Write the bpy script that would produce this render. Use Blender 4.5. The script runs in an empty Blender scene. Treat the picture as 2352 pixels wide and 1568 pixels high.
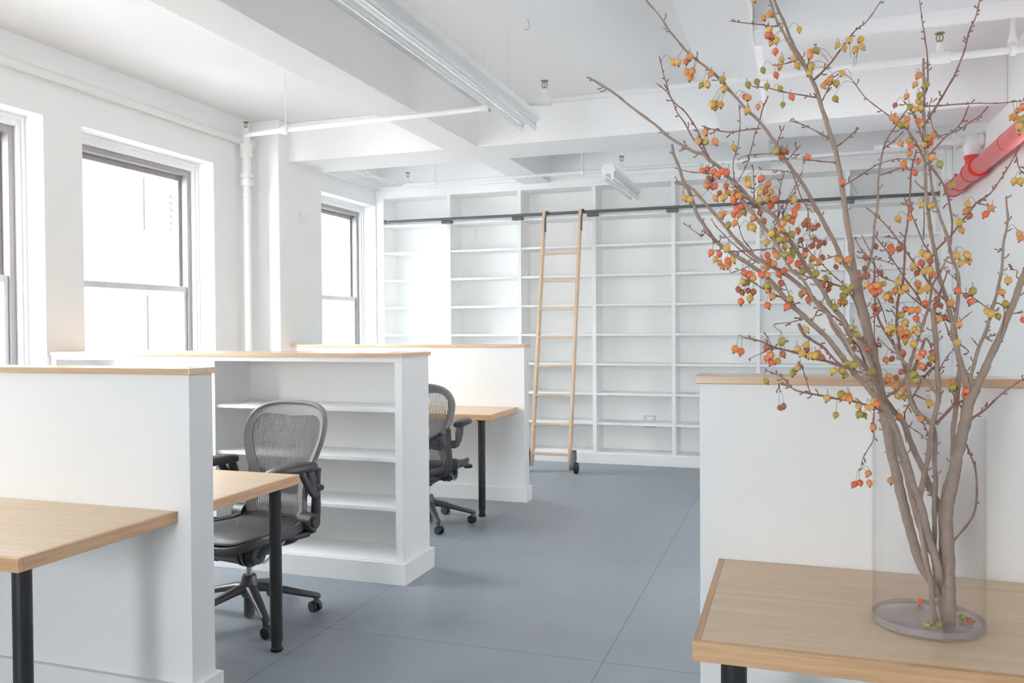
import bpy, bmesh, math, random
from mathutils import Vector, Matrix, noise

# ---------------------------------------------------------------- camera, world, light, exposure
scene = bpy.context.scene
COL = scene.collection
YAW, PITCH, ROLL, FPX, CAMH = -0.32577, -0.016451, -0.006567, 1917.318, 1.37714
fw = Vector((math.sin(YAW) * math.cos(PITCH), math.cos(YAW) * math.cos(PITCH), math.sin(PITCH)))
rt = Vector((math.cos(YAW), -math.sin(YAW), 0))
up = rt.cross(fw)
rt2 = rt * math.cos(ROLL) + up * math.sin(ROLL)
up2 = -rt * math.sin(ROLL) + up * math.cos(ROLL)
cam = bpy.data.cameras.new('camera')
cam_ob = bpy.data.objects.new('camera', cam)
COL.objects.link(cam_ob)
m = Matrix((rt2, up2, -fw)).transposed().to_4x4()
m.translation = Vector((0, 0, CAMH))
cam_ob.matrix_world = m
cam.sensor_width = 36.0
cam.lens = FPX / 2352 * 36.0
cam.clip_start = 0.02
scene.camera = cam_ob

scene.view_settings.view_transform = 'Standard'
scene.view_settings.look = 'None'
scene.view_settings.gamma = 1.0
scene.view_settings.use_curve_mapping = False
scene.view_settings.exposure = 0.07
scene.cycles.max_bounces = 16
scene.cycles.diffuse_bounces = 14
scene.cycles.glossy_bounces = 4
scene.cycles.transmission_bounces = 8
scene.cycles.transparent_max_bounces = 16
scene.cycles.caustics_reflective = False
scene.cycles.caustics_refractive = False
scene.cycles.sample_clamp_indirect = 8.0
scene.cycles.use_denoising = True

world = bpy.data.worlds.new('overcast_sky')
scene.world = world
world.use_nodes = True
bg = world.node_tree.nodes['Background']
bg.inputs[0].default_value = (0.95, 0.975, 1.0, 1)
bg.inputs[1].default_value = 30.0

WIN_X, BACKY = -4.62, -3.4
RIGHT_FILL_WINDOWS = [(4.40, 5.78)]  # added out of view to let fill light in from the right
LEFT_WINDOWS = [(1.45, 2.40), (2.70, 4.015), (4.315, 5.626)]
FAR_WINDOW = (6.93, 8.24)
BACK_FILL_WINDOWS = [(-2.2, -1.0)]  # unseen opening added behind the camera for frontal fill light
SILL, HEAD = 0.55, 2.72


# ---------------------------------------------------------------- materials
def S(c):
    c = c / 255
    return c / 12.92 if c <= 0.04045 else ((c + 0.055) / 1.055) ** 2.4


def srgb(r, g, b):
    return (S(r), S(g), S(b), 1)


def mat(name, col, rough=0.6, metal=0.0, spec=0.5, coat=0.0, coat_rough=0.2, var=0.0, vscale=6.0, bump=0.0, bscale=60.0):
    mt = bpy.data.materials.new(name)
    mt.use_nodes = True
    nt = mt.node_tree
    p = nt.nodes['Principled BSDF']
    p.inputs['Base Color'].default_value = col
    p.inputs['Roughness'].default_value = rough
    p.inputs['Metallic'].default_value = metal
    p.inputs['Specular IOR Level'].default_value = spec
    p.inputs['Coat Weight'].default_value = coat
    p.inputs['Coat Roughness'].default_value = coat_rough
    tc = nt.nodes.new('ShaderNodeTexCoord')
    if var > 0:
        nz = nt.nodes.new('ShaderNodeTexNoise')
        nz.inputs['Scale'].default_value = vscale
        nz.inputs['Detail'].default_value = 4
        nt.links.new(tc.outputs['Object'], nz.inputs['Vector'])
        mx = nt.nodes.new('ShaderNodeMix')
        mx.data_type = 'RGBA'
        mx.inputs[6].default_value = tuple(c * (1 - var) for c in col[:3]) + (1,)
        mx.inputs[7].default_value = tuple(min(1, c * (1 + var)) for c in col[:3]) + (1,)
        nt.links.new(nz.outputs['Fac'], mx.inputs[0])
        nt.links.new(mx.outputs[2], p.inputs['Base Color'])
    if bump > 0:
        nb = nt.nodes.new('ShaderNodeTexNoise')
        nb.inputs['Scale'].default_value = bscale
        nt.links.new(tc.outputs['Object'], nb.inputs['Vector'])
        bp = nt.nodes.new('ShaderNodeBump')
        bp.inputs['Strength'].default_value = bump
        bp.inputs['Distance'].default_value = 0.002
        nt.links.new(nb.outputs['Fac'], bp.inputs['Height'])
        nt.links.new(bp.outputs['Normal'], p.inputs['Normal'])
    return mt


def wood(name, light, dark, axis='X', rough=0.35, coat=0.4, scale=1.0):
    mt = bpy.data.materials.new(name)
    mt.use_nodes = True
    nt = mt.node_tree
    p = nt.nodes['Principled BSDF']
    p.inputs['Roughness'].default_value = rough
    p.inputs['Coat Weight'].default_value = coat
    p.inputs['Coat Roughness'].default_value = 0.18
    tc = nt.nodes.new('ShaderNodeTexCoord')
    mp = nt.nodes.new('ShaderNodeMapping')
    st = {'X': (1.2, 26, 26), 'Y': (26, 1.2, 26), 'Z': (26, 26, 1.2)}[axis]
    mp.inputs['Scale'].default_value = tuple(s * scale for s in st)
    nt.links.new(tc.outputs['Object'], mp.inputs['Vector'])
    n1 = nt.nodes.new('ShaderNodeTexNoise')
    n1.inputs['Scale'].default_value = 1.6
    n1.inputs['Detail'].default_value = 7
    n1.inputs['Roughness'].default_value = 0.65
    nt.links.new(mp.outputs['Vector'], n1.inputs['Vector'])
    n2 = nt.nodes.new('ShaderNodeTexNoise')
    n2.inputs['Scale'].default_value = 9
    n2.inputs['Detail'].default_value = 3
    nt.links.new(mp.outputs['Vector'], n2.inputs['Vector'])
    ad = nt.nodes.new('ShaderNodeMath')
    ad.operation = 'MULTIPLY_ADD'
    ad.inputs[1].default_value = 0.35
    nt.links.new(n2.outputs['Fac'], ad.inputs[0])
    nt.links.new(n1.outputs['Fac'], ad.inputs[2])
    rp = nt.nodes.new('ShaderNodeValToRGB')
    rp.color_ramp.elements[0].position = 0.42
    rp.color_ramp.elements[0].color = dark
    rp.color_ramp.elements[1].position = 0.86
    rp.color_ramp.elements[1].color = light
    nt.links.new(ad.outputs[0], rp.inputs[0])
    nt.links.new(rp.outputs[0], p.inputs['Base Color'])
    return mt


def thin_glass(name, tint, ior=1.0, haze=0.0):
    mt = bpy.data.materials.new(name)
    mt.use_nodes = True
    nt = mt.node_tree
    nt.nodes.clear()
    out = nt.nodes.new('ShaderNodeOutputMaterial')
    tr = nt.nodes.new('ShaderNodeBsdfTransparent')
    tr.inputs[0].default_value = tint
    gl = nt.nodes.new('ShaderNodeBsdfGlossy')
    gl.inputs['Roughness'].default_value = 0.03
    lw = nt.nodes.new('ShaderNodeLayerWeight')
    lw.inputs[0].default_value = 0.5
    pw = nt.nodes.new('ShaderNodeMath')
    pw.operation = 'POWER'
    pw.inputs[1].default_value = 5.0
    nt.links.new(lw.outputs['Facing'], pw.inputs[0])
    fr = nt.nodes.new('ShaderNodeMath')
    fr.operation = 'MULTIPLY_ADD'
    fr.inputs[1].default_value = 0.9 * ior
    fr.inputs[2].default_value = 0.04 * ior
    nt.links.new(pw.outputs[0], fr.inputs[0])
    mx = nt.nodes.new('ShaderNodeMixShader')
    nt.links.new(fr.outputs[0], mx.inputs[0])
    nt.links.new(tr.outputs[0], mx.inputs[1])
    nt.links.new(gl.outputs[0], mx.inputs[2])
    last = mx
    if haze > 0:
        df = nt.nodes.new('ShaderNodeBsdfDiffuse')
        df.inputs[0].default_value = (0.85, 0.85, 0.86, 1)
        m2 = nt.nodes.new('ShaderNodeMixShader')
        m2.inputs[0].default_value = haze
        nt.links.new(mx.outputs[0], m2.inputs[1])
        nt.links.new(df.outputs[0], m2.inputs[2])
        last = m2
    nt.links.new(last.outputs[0], out.inputs[0])
    return mt


WHITE = mat('white_wall_paint', (0.895, 0.9, 0.9, 1), 0.75, var=0.012, vscale=2.5, bump=0.05, bscale=90)
CEIL = mat('white_ceiling_paint', (0.87, 0.87, 0.875, 1), 0.8, var=0.012, vscale=2, bump=0.05, bscale=60)
PANEL = mat('satin_white_panel_paint', (0.87, 0.87, 0.87, 1), 0.5, var=0.008, vscale=3)
SHELFW = mat('satin_white_shelf_paint', (0.92, 0.925, 0.92, 1), 0.5, var=0.008, vscale=3)
PIPEW = mat('white_pipe_paint', (0.84, 0.84, 0.83, 1), 0.4, var=0.02, vscale=20)
OAK_X = wood('oak_veneer_top', srgb(228, 204, 174), srgb(210, 182, 148), 'X')
OAK_EDGE = wood('oak_edge_band', srgb(212, 176, 134), srgb(176, 134, 94), 'X', 0.45, 0.2)
OAK_EDGE_Y = wood('oak_end_band', srgb(206, 170, 134), srgb(176, 138, 104), 'Y', 0.45, 0.2)
OAK_CAP = wood('oak_cap_board', srgb(214, 186, 154), srgb(186, 152, 120), 'X', 0.3, 0.6)
LADDERW = wood('pale_ladder_wood', srgb(226, 200, 172), srgb(196, 164, 134), 'Z', 0.5, 0.1)
BLACKLEG = mat('black_powder_coat', (0.012, 0.013, 0.014, 1), 0.38, var=0.1, vscale=40)
GREYRAIL = mat('dark_grey_rail_steel', (0.12, 0.125, 0.13, 1), 0.45, 0.3, var=0.1, vscale=20)
FRAMEDARK = mat('grey_brown_window_aluminium', (0.36, 0.34, 0.335, 1), 0.5, 0.2, var=0.05, vscale=10)
SASHGREY = mat('grey_sash_aluminium', (0.62, 0.62, 0.63, 1), 0.45, 0.1, var=0.04, vscale=10)
GRAPH = mat('graphite_plastic', (0.040, 0.040, 0.042, 1), 0.42, var=0.08, vscale=30)
GRAPHL = mat('grey_satin_plastic', (0.22, 0.215, 0.215, 1), 0.55, var=0.05, vscale=30)
MESHM = mat('graphite_woven_strand', (0.13, 0.125, 0.125, 1), 0.6, var=0.1, vscale=80)
SEATM = mat('graphite_seat_weave', (0.07, 0.07, 0.072, 1), 0.45, var=0.25, vscale=220)
CHROME = mat('brushed_steel', (0.62, 0.63, 0.66, 1), 0.28, 1.0, var=0.04, vscale=40)
BASEM = mat('graphite_cast_base', (0.075, 0.075, 0.078, 1), 0.36, 0.2, var=0.08, vscale=30)
TYRE = mat('black_rubber', (0.015, 0.015, 0.016, 1), 0.5, var=0.1, vscale=60)
BRASS = mat('aged_brass', (0.30, 0.25, 0.18, 1), 0.4, 0.8, var=0.2, vscale=120)
TUBE = mat('glossy_tube_glass', (0.86, 0.87, 0.88, 1), 0.12, coat=0.6, coat_rough=0.05, var=0.01)
FIXT = mat('white_enamel_fixture', (0.80, 0.81, 0.81, 1), 0.3, var=0.01)
REDP = mat('red_standpipe_paint', srgb(206, 92, 94), 0.4, coat=0.3, var=0.12, vscale=14)
REDD = mat('red_coupling_paint', srgb(206, 48, 44), 0.4, coat=0.3, var=0.1, vscale=20)
OUTL = mat('grey_cover_plate_edge', (0.35, 0.35, 0.35, 1), 0.4, 0.5, var=0.1, vscale=50)
PANE = thin_glass('clear_window_pane', (0.97, 0.98, 0.98, 1))
VASEG = thin_glass('clear_vase_glass', (0.997, 0.997, 0.999, 1), 0.45, haze=0.014)
BARK = mat('grey_brown_bark', srgb(158, 138, 124), 0.7, var=0.28, vscale=55, bump=0.6, bscale=160)
BARKT = mat('purple_brown_twig_bark', srgb(140, 104, 94), 0.6, var=0.25, vscale=90, bump=0.4, bscale=250)
STALK = mat('green_brown_fruit_stalk', srgb(136, 120, 84), 0.6, var=0.2, vscale=100)
CALYX = mat('dried_calyx_brown', srgb(110, 72, 48), 0.7, var=0.2, vscale=200)
STUCCO = mat('pale_neighbour_render', (0.34, 0.34, 0.34, 1), 0.8, var=0.03, vscale=1.5)
RECESS = mat('grey_neighbour_window', (0.035, 0.035, 0.04, 1), 0.5, var=0.1, vscale=3)
GROUND = mat('pale_courtyard_paving', (0.15, 0.15, 0.15, 1), 0.8, var=0.1, vscale=2)


def fruit_mat(name, a, b):
    mt = bpy.data.materials.new(name)
    mt.use_nodes = True
    nt = mt.node_tree
    p = nt.nodes['Principled BSDF']
    p.inputs['Roughness'].default_value = 0.32
    p.inputs['Subsurface Weight'].default_value = 0.15
    p.inputs['Subsurface Radius'].default_value = (0.004, 0.002, 0.001)
    p.inputs['Subsurface Scale'].default_value = 0.6
    tc = nt.nodes.new('ShaderNodeTexCoord')
    nz = nt.nodes.new('ShaderNodeTexNoise')
    nz.inputs['Scale'].default_value = 70
    nz.inputs['Detail'].default_value = 3
    nt.links.new(tc.outputs['Object'], nz.inputs['Vector'])
    rp = nt.nodes.new('ShaderNodeValToRGB')
    rp.color_ramp.elements[0].position = 0.38
    rp.color_ramp.elements[0].color = a
    rp.color_ramp.elements[1].position = 0.64
    rp.color_ramp.elements[1].color = b
    nt.links.new(nz.outputs['Fac'], rp.inputs[0])
    nt.links.new(rp.outputs[0], p.inputs['Base Color'])
    return mt


FRUITM = [fruit_mat('ochre_fruit_skin', srgb(206, 156, 78), srgb(216, 178, 100)),
          fruit_mat('orange_fruit_skin', srgb(212, 124, 74), srgb(216, 152, 90)),
          fruit_mat('coral_red_fruit_skin', srgb(208, 90, 68), srgb(220, 122, 84)),
          fruit_mat('olive_green_fruit_skin', srgb(142, 132, 58), srgb(178, 160, 80)),
          fruit_mat('rusty_brown_fruit_skin', srgb(146, 78, 64), srgb(174, 102, 74))]


def floor_material():
    mt = bpy.data.materials.new('blue_grey_painted_floor_panels')
    mt.use_nodes = True
    nt = mt.node_tree
    p = nt.nodes['Principled BSDF']
    tc = nt.nodes.new('ShaderNodeTexCoord')
    sp = nt.nodes.new('ShaderNodeSeparateXYZ')
    nt.links.new(tc.outputs['Object'], sp.inputs[0])
    masks = []

    def line(axis, c, w):
        a = nt.nodes.new('ShaderNodeMath'); a.operation = 'SUBTRACT'
        nt.links.new(sp.outputs[axis], a.inputs[0]); a.inputs[1].default_value = c
        b = nt.nodes.new('ShaderNodeMath'); b.operation = 'ABSOLUTE'
        nt.links.new(a.outputs[0], b.inputs[0])
        d = nt.nodes.new('ShaderNodeMath'); d.operation = 'LESS_THAN'
        nt.links.new(b.outputs[0], d.inputs[0]); d.inputs[1].default_value = w
        masks.append(d)
    for c in (-3.33, -2.036, -0.745, 0.545):
        line(0, c, 0.0028)
    for c in (-1.1, 0.4, 1.87, 3.348, 4.84, 6.48, 7.71):
        line(1, c, 0.0028)
    cur = masks[0]
    for d in masks[1:]:
        mx = nt.nodes.new('ShaderNodeMath'); mx.operation = 'MAXIMUM'
        nt.links.new(cur.outputs[0], mx.inputs[0]); nt.links.new(d.outputs[0], mx.inputs[1])
        cur = mx
    nz = nt.nodes.new('ShaderNodeTexNoise'); nz.inputs['Scale'].default_value = 3.0; nz.inputs['Detail'].default_value = 6
    nt.links.new(tc.outputs['Object'], nz.inputs['Vector'])
    rp = nt.nodes.new('ShaderNodeValToRGB')
    rp.color_ramp.elements[0].position = 0.3; rp.color_ramp.elements[0].color = FLOOR_A
    rp.color_ramp.elements[1].position = 0.75; rp.color_ramp.elements[1].color = FLOOR_B
    nt.links.new(nz.outputs['Fac'], rp.inputs[0])
    vo = nt.nodes.new('ShaderNodeTexVoronoi'); vo.inputs['Scale'].default_value = 7.0
    nt.links.new(tc.outputs['Object'], vo.inputs['Vector'])
    lt = nt.nodes.new('ShaderNodeMath'); lt.operation = 'LESS_THAN'; lt.inputs[1].default_value = 0.018
    nt.links.new(vo.outputs['Distance'], lt.inputs[0])
    m0 = nt.nodes.new('ShaderNodeMix'); m0.data_type = 'RGBA'
    nt.links.new(lt.outputs[0], m0.inputs[0]); nt.links.new(rp.outputs[0], m0.inputs[6])
    m0.inputs[7].default_value = srgb(172, 177, 182)
    m1 = nt.nodes.new('ShaderNodeMix'); m1.data_type = 'RGBA'
    nt.links.new(cur.outputs[0], m1.inputs[0]); nt.links.new(m0.outputs[2], m1.inputs[6])
    m1.inputs[7].default_value = srgb(104, 112, 121)
    nt.links.new(m1.outputs[2], p.inputs['Base Color'])
    rr = nt.nodes.new('ShaderNodeMapRange')
    rr.inputs['To Min'].default_value = 0.30; rr.inputs['To Max'].default_value = 0.46
    nt.links.new(nz.outputs['Fac'], rr.inputs[0])
    nt.links.new(rr.outputs[0], p.inputs['Roughness'])
    p.inputs['Specular IOR Level'].default_value = 0.5
    n2 = nt.nodes.new('ShaderNodeTexNoise'); n2.inputs['Scale'].default_value = 9; n2.inputs['Detail'].default_value = 5
    nt.links.new(tc.outputs['Object'], n2.inputs['Vector'])
    bp = nt.nodes.new('ShaderNodeBump'); bp.inputs['Strength'].default_value = 0.15; bp.inputs['Distance'].default_value = 0.01
    nt.links.new(n2.outputs['Fac'], bp.inputs['Height'])
    nt.links.new(bp.outputs['Normal'], p.inputs['Normal'])
    return mt


FLOOR_A, FLOOR_B = srgb(133, 140, 148), srgb(144, 151, 158)
FLOORM = floor_material()

# ---------------------------------------------------------------- helpers
def box(bm, x0, x1, y0, y1, z0, z1, mi=0):
    vs = [bm.verts.new(p) for p in ((x0, y0, z0), (x1, y0, z0), (x1, y1, z0), (x0, y1, z0), (x0, y0, z1), (x1, y0, z1), (x1, y1, z1), (x0, y1, z1))]
    for f in ((0, 3, 2, 1), (4, 5, 6, 7), (0, 1, 5, 4), (1, 2, 6, 5), (2, 3, 7, 6), (3, 0, 4, 7)):
        bm.faces.new([vs[i] for i in f]).material_index = mi
    return vs


def cyl(bm, p0, p1, r0, r1=None, n=20, cap=True, mi=0):
    tube(bm, [p0, p1], [r0, r0 if r1 is None else r1], n, cap, mi)


def tube(bm, pts, rad, n=8, cap=True, mi=0, ref=None, flat=1.0):
    pts = [Vector(p) for p in pts]
    rings = []
    prev = None
    for i, p in enumerate(pts):
        t = (pts[min(i + 1, len(pts) - 1)] - pts[max(i - 1, 0)])
        t = t.normalized() if t.length > 1e-9 else Vector((0, 0, 1))
        if prev is None:
            a = Vector(ref) if ref else (Vector((0, 0, 1)) if abs(t.z) < 0.9 else Vector((1, 0, 0)))
        else:
            a = prev
        a = (a - t * a.dot(t))
        a = a.normalized() if a.length > 1e-6 else t.orthogonal().normalized()
        b = t.cross(a)
        prev = a
        r = rad[i] if isinstance(rad, (list, tuple)) else rad
        rings.append([bm.verts.new(p + (a * math.cos(2 * math.pi * k / n) * flat + b * math.sin(2 * math.pi * k / n)) * r) for k in range(n)])
    for q, s in zip(rings, rings[1:]):
        for k in range(n):
            bm.faces.new((q[k], q[(k + 1) % n], s[(k + 1) % n], s[k])).material_index = mi
    if cap:
        bm.faces.new(rings[0][::-1]).material_index = mi
        bm.faces.new(rings[-1]).material_index = mi
    return rings


def spline(pts, k=5):
    pts = [Vector(p) for p in pts]
    out = []
    for i in range(len(pts) - 1):
        p0, p1, p2, p3 = pts[max(i - 1, 0)], pts[i], pts[i + 1], pts[min(i + 2, len(pts) - 1)]
        for j in range(k):
            t = j / k
            out.append(0.5 * ((2 * p1) + (-p0 + p2) * t + (2 * p0 - 5 * p1 + 4 * p2 - p3) * t * t + (-p0 + 3 * p1 - 3 * p2 + p3) * t ** 3))
    out.append(pts[-1])
    return out


def lathe(bm, prof, c=(0, 0, 0), n=32, mi=0, closed=False):
    rings = []
    for r, z in prof:
        rings.append([bm.verts.new((c[0] + r * math.cos(2 * math.pi * k / n), c[1] + r * math.sin(2 * math.pi * k / n), c[2] + z)) for k in range(n)])
    for q, s in zip(rings, rings[1:]):
        for k in range(n):
            bm.faces.new((q[k], q[(k + 1) % n], s[(k + 1) % n], s[k])).material_index = mi
    if not closed:
        bm.faces.new(rings[0][::-1]).material_index = mi
        bm.faces.new(rings[-1]).material_index = mi
    else:
        q, s = rings[-1], rings[0]
        for k in range(n):
            bm.faces.new((q[k], q[(k + 1) % n], s[(k + 1) % n], s[k])).material_index = mi


def ellipsoid(bm, c, rx, ry, rz, nu=16, nv=10, mi=0, pw=1.0):
    def sg(v):
        return math.copysign(abs(v) ** pw, v)
    rings = []
    for i in range(1, nv):
        th = math.pi * i / nv
        rings.append([bm.verts.new((c[0] + rx * sg(math.sin(th)) * sg(math.cos(2 * math.pi * k / nu)), c[1] + ry * sg(math.sin(th)) * sg(math.sin(2 * math.pi * k / nu)), c[2] + rz * sg(math.cos(th)))) for k in range(nu)])
    t = bm.verts.new((c[0], c[1], c[2] + rz)); b = bm.verts.new((c[0], c[1], c[2] - rz))
    for k in range(nu):
        bm.faces.new((t, rings[0][k], rings[0][(k + 1) % nu])).material_index = mi
        bm.faces.new((b, rings[-1][(k + 1) % nu], rings[-1][k])).material_index = mi
    for q, s in zip(rings, rings[1:]):
        for k in range(nu):
            bm.faces.new((q[k], s[k], s[(k + 1) % nu], q[(k + 1) % nu])).material_index = mi


def obj(name, bm, mats, parent=None, smooth=False, bevel=0.0, seg=2, loc=None):
    me = bpy.data.meshes.new(name)
    bmesh.ops.recalc_face_normals(bm, faces=bm.faces)
    bm.to_mesh(me)
    bm.free()
    for mt in (mats if isinstance(mats, (list, tuple)) else [mats]):
        me.materials.append(mt)
    if smooth:
        me.polygons.foreach_set('use_smooth', [True] * len(me.polygons))
    o = bpy.data.objects.new(name, me)
    COL.objects.link(o)
    if loc:
        o.location = loc
    if parent:
        o.parent = parent
    if bevel > 0:
        md = o.modifiers.new('bevel', 'BEVEL')
        md.width, md.segments, md.limit_method = bevel, seg, 'ANGLE'
    if smooth:
        md = o.modifiers.new('edges', 'EDGE_SPLIT')
        md.split_angle = math.radians(40)
    return o


def B():
    return bmesh.new()


def boxo(name, mt, parent, *d, bevel=0.0):
    bm = B()
    box(bm, *d)
    return obj(name, bm, mt, parent, bevel=bevel)


def cylo(name, mt, parent, p0, p1, r0, r1=None, n=24):
    bm = B()
    cyl(bm, p0, p1, r0, r1, n)
    return obj(name, bm, mt, parent, smooth=True)


def tag(o, label, cat=None, group=None, kind=None):
    if label: o['label'] = label
    if cat: o['category'] = cat
    if group: o['group'] = group
    if kind: o['kind'] = kind
    return o


def thing(name, label, cat, loc=(0, 0, 0), rotz=0.0, group=None, kind=None):
    o = bpy.data.objects.new(name, None)
    COL.objects.link(o)
    o.location = loc
    o.rotation_euler = (0, 0, rotz)
    return tag(o, label, cat, group, kind)


def struct(name, bm, mt, label=None, **k):
    return tag(obj(name, bm, mt, **k), label, 'building', kind='structure')


def copy_tree(o, parent=None):
    c = o.copy()
    COL.objects.link(c)
    c.parent = parent
    for ch in list(o.children):
        copy_tree(ch, c)
    return c

# ---------------------------------------------------------------- room shell
CZ, BZ = 3.16, 2.822          # ceiling and beam soffit heights
LX, LX3, RX = -4.43, -4.36, 1.33
PY0, PY1, PX = 6.10, 6.78, -4.14
FARY = 8.285

bm = B(); box(bm, -4.8, RX + 0.36, BACKY - 0.3, 8.9, -0.15, 0.0)
struct('floor', bm, FLOORM, 'blue grey painted floor of large seamed panels')
bm = B(); box(bm, -4.8, RX + 0.36, BACKY - 0.3, 8.9, CZ, CZ + 0.25)
struct('ceiling', bm, CEIL, 'white painted ceiling between dropped beams')

# window wall: piers between openings, sill band, head band
bm = B()
def wall_run(bm, x0, x1, ya, yb, wins):
    box(bm, x0, x1, ya, yb, 0, SILL)
    box(bm, x0, x1, ya, yb, HEAD, CZ)
    y = ya
    for a, b in wins:
        box(bm, x0, x1, y, a, SILL, HEAD)
        y = b
    if yb - y > 1e-4:
        box(bm, x0, x1, y, yb, SILL, HEAD)
wall_run(bm, -4.78, LX, BACKY, PY0, LEFT_WINDOWS)
wall_run(bm, -4.78, LX3, PY1, 8.58, [FAR_WINDOW])
box(bm, -4.78, LX, PY0, PY1, 0, CZ)
struct('wall_left', bm, WHITE, 'white wall with deep set sash windows')
bm = B(); box(bm, LX, PX, PY0, PY1, 0, CZ)
o = struct('wall_pier', bm, WHITE, 'square white pier between the window bays', bevel=0.012)
bm = B()
box(bm, LX3, RX, 8.58, 8.8, 0, CZ)
box(bm, LX3, RX, FARY, 8.58, 2.93, CZ)
struct('wall_far', bm, WHITE, 'white wall above and behind the bookcase')
bm = B(); wall_run(bm, RX, RX + 0.35, BACKY, 8.8, RIGHT_FILL_WINDOWS)
struct('wall_right', bm, WHITE, 'plain white wall right of the bookcase')
bm = B()
x = -4.78
box(bm, -4.78, RX, BACKY - 0.2, BACKY, 0, SILL)
box(bm, -4.78, RX, BACKY - 0.2, BACKY, HEAD, CZ)
for a, b in BACK_FILL_WINDOWS:
    box(bm, x, a, BACKY - 0.2, BACKY, SILL, HEAD); x = b
box(bm, x, RX, BACKY - 0.2, BACKY, SILL, HEAD)
struct('wall_back', bm, WHITE, 'plain white wall behind the viewpoint')

bm = B(); box(bm, -2.685, -2.385, BACKY, 6.25, BZ, CZ)
struct('ceiling_beam', bm, CEIL, 'white beam left of the long fluorescent light', bevel=0.008)
bm = B(); box(bm, -0.51, -0.19, BACKY, 6.25, BZ, CZ)
struct('ceiling_beam', bm, CEIL, 'white beam above the tallest branches', bevel=0.008)
bm = B(); box(bm, LX3, RX, 6.25, 6.78, BZ, CZ)
struct('ceiling_beam', bm, CEIL, 'wide white cross beam from pier to right wall', bevel=0.008)
bm = B(); box(bm, -2.66, -2.36, 6.78, FARY, 2.86, CZ)
struct('ceiling_beam', bm, CEIL, 'short white beam above ladder and bookcase', bevel=0.008)
bm = B(); box(bm, -0.50, -0.20, 6.78, FARY, 2.86, CZ)
struct('ceiling_beam', bm, CEIL, 'short white beam over the bookcase behind the branches', bevel=0.008)
bm = B(); box(bm, -0.19, RX, 4.30, 4.52, BZ, CZ)
struct('ceiling_beam', bm, CEIL, 'narrow white beam at the top right', bevel=0.008)

# ---------------------------------------------------------------- windows
def window(n, y0, y1, wallx, label):
    w = thing('window_%d' % n, label, 'window', (wallx - 0.19, (y0 + y1) / 2, SILL), kind='structure')
    h = (y1 - y0) / 2
    H = HEAD - SILL
    c = 0.045                      # white casing width
    bm = B()
    box(bm, -0.05, 0.03, -h, -h + c, 0.0, H)
    box(bm, -0.05, 0.03, h - c, h, 0.0, H)
    box(bm, -0.05, 0.03, -h + c, h - c, H - 0.065, H)
    box(bm, 0.03, 0.045, -h, -h + 0.02, 0.0, H)
    box(bm, 0.03, 0.045, h - 0.02, h, 0.0, H)
    box(bm, 0.03, 0.045, -h + 0.02, h - 0.02, H - 0.025, H)
    obj('casing', bm, WHITE, w, bevel=0.004)
    boxo('window_sill', WHITE, w, -0.05, 0.19, -h, h, 0.0, 0.035, bevel=0.006)
    a, b, top = -h + c, h - c, H - 0.065
    bm = B()
    f = 0.042
    box(bm, -0.11, 0.0, a, a + f, 0.035, top)
    box(bm, -0.11, 0.0, b - f, b, 0.035, top)
    box(bm, -0.11, 0.0, a + f, b - f, top - f, top)
    obj('frame', bm, FRAMEDARK, w, bevel=0.003)
    mid = 1.705 - SILL
    def sash(name, x0, x1, z0, z1, st, bot, tp, mt):
        bm = B()
        box(bm, x0, x1, a + f, a + f + st, z0, z1)
        box(bm, x0, x1, b - f - st, b - f, z0, z1)
        box(bm, x0, x1, a + f + st, b - f - st, z1 - tp, z1)
        box(bm, x0, x1, a + f + st, b - f - st, z0, z0 + bot)
        s = obj(name, bm, mt, w, bevel=0.003)
        boxo('glass_pane', PANE, s, (x0 + x1) / 2 - 0.003, (x0 + x1) / 2 + 0.003, a + f + st, b - f - st, z0 + bot, z1 - tp)
        return s
    sash('upper_sash', -0.095, -0.06, mid - 0.02, top - f, 0.03, 0.04, 0.04, FRAMEDARK)
    sash('lower_sash', -0.05, -0.015, 0.037, mid + 0.02, 0.032, 0.05, 0.045, SASHGREY)
    return w

wl = ['sash window just behind the left edge of the view',
      'sash window cut by the left edge of the view', 'large dark framed sash window left of the pier']
for i, (a, b) in enumerate(LEFT_WINDOWS):
    window(i + 1, a, b, LX, wl[i])
window(4, FAR_WINDOW[0], FAR_WINDOW[1], LX3, 'dark framed sash window between the pier and the bookcase')
for i, (a, b) in enumerate(BACK_FILL_WINDOWS):
    w = window(6 + i, a, b, 0, 'unseen sash window added behind the viewpoint for fill light')
    w.location = ((a + b) / 2, BACKY - 0.1, SILL)
    w.rotation_euler = (0, 0, math.pi / 2)
for i, (a, b) in enumerate(RIGHT_FILL_WINDOWS):
    w = window(5 + i, a, b, 0, 'unseen sash window added in the right wall for fill light')
    w.location = (RX + 0.19, (a + b) / 2, SILL)
    w.rotation_euler = (0, 0, math.pi)

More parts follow.
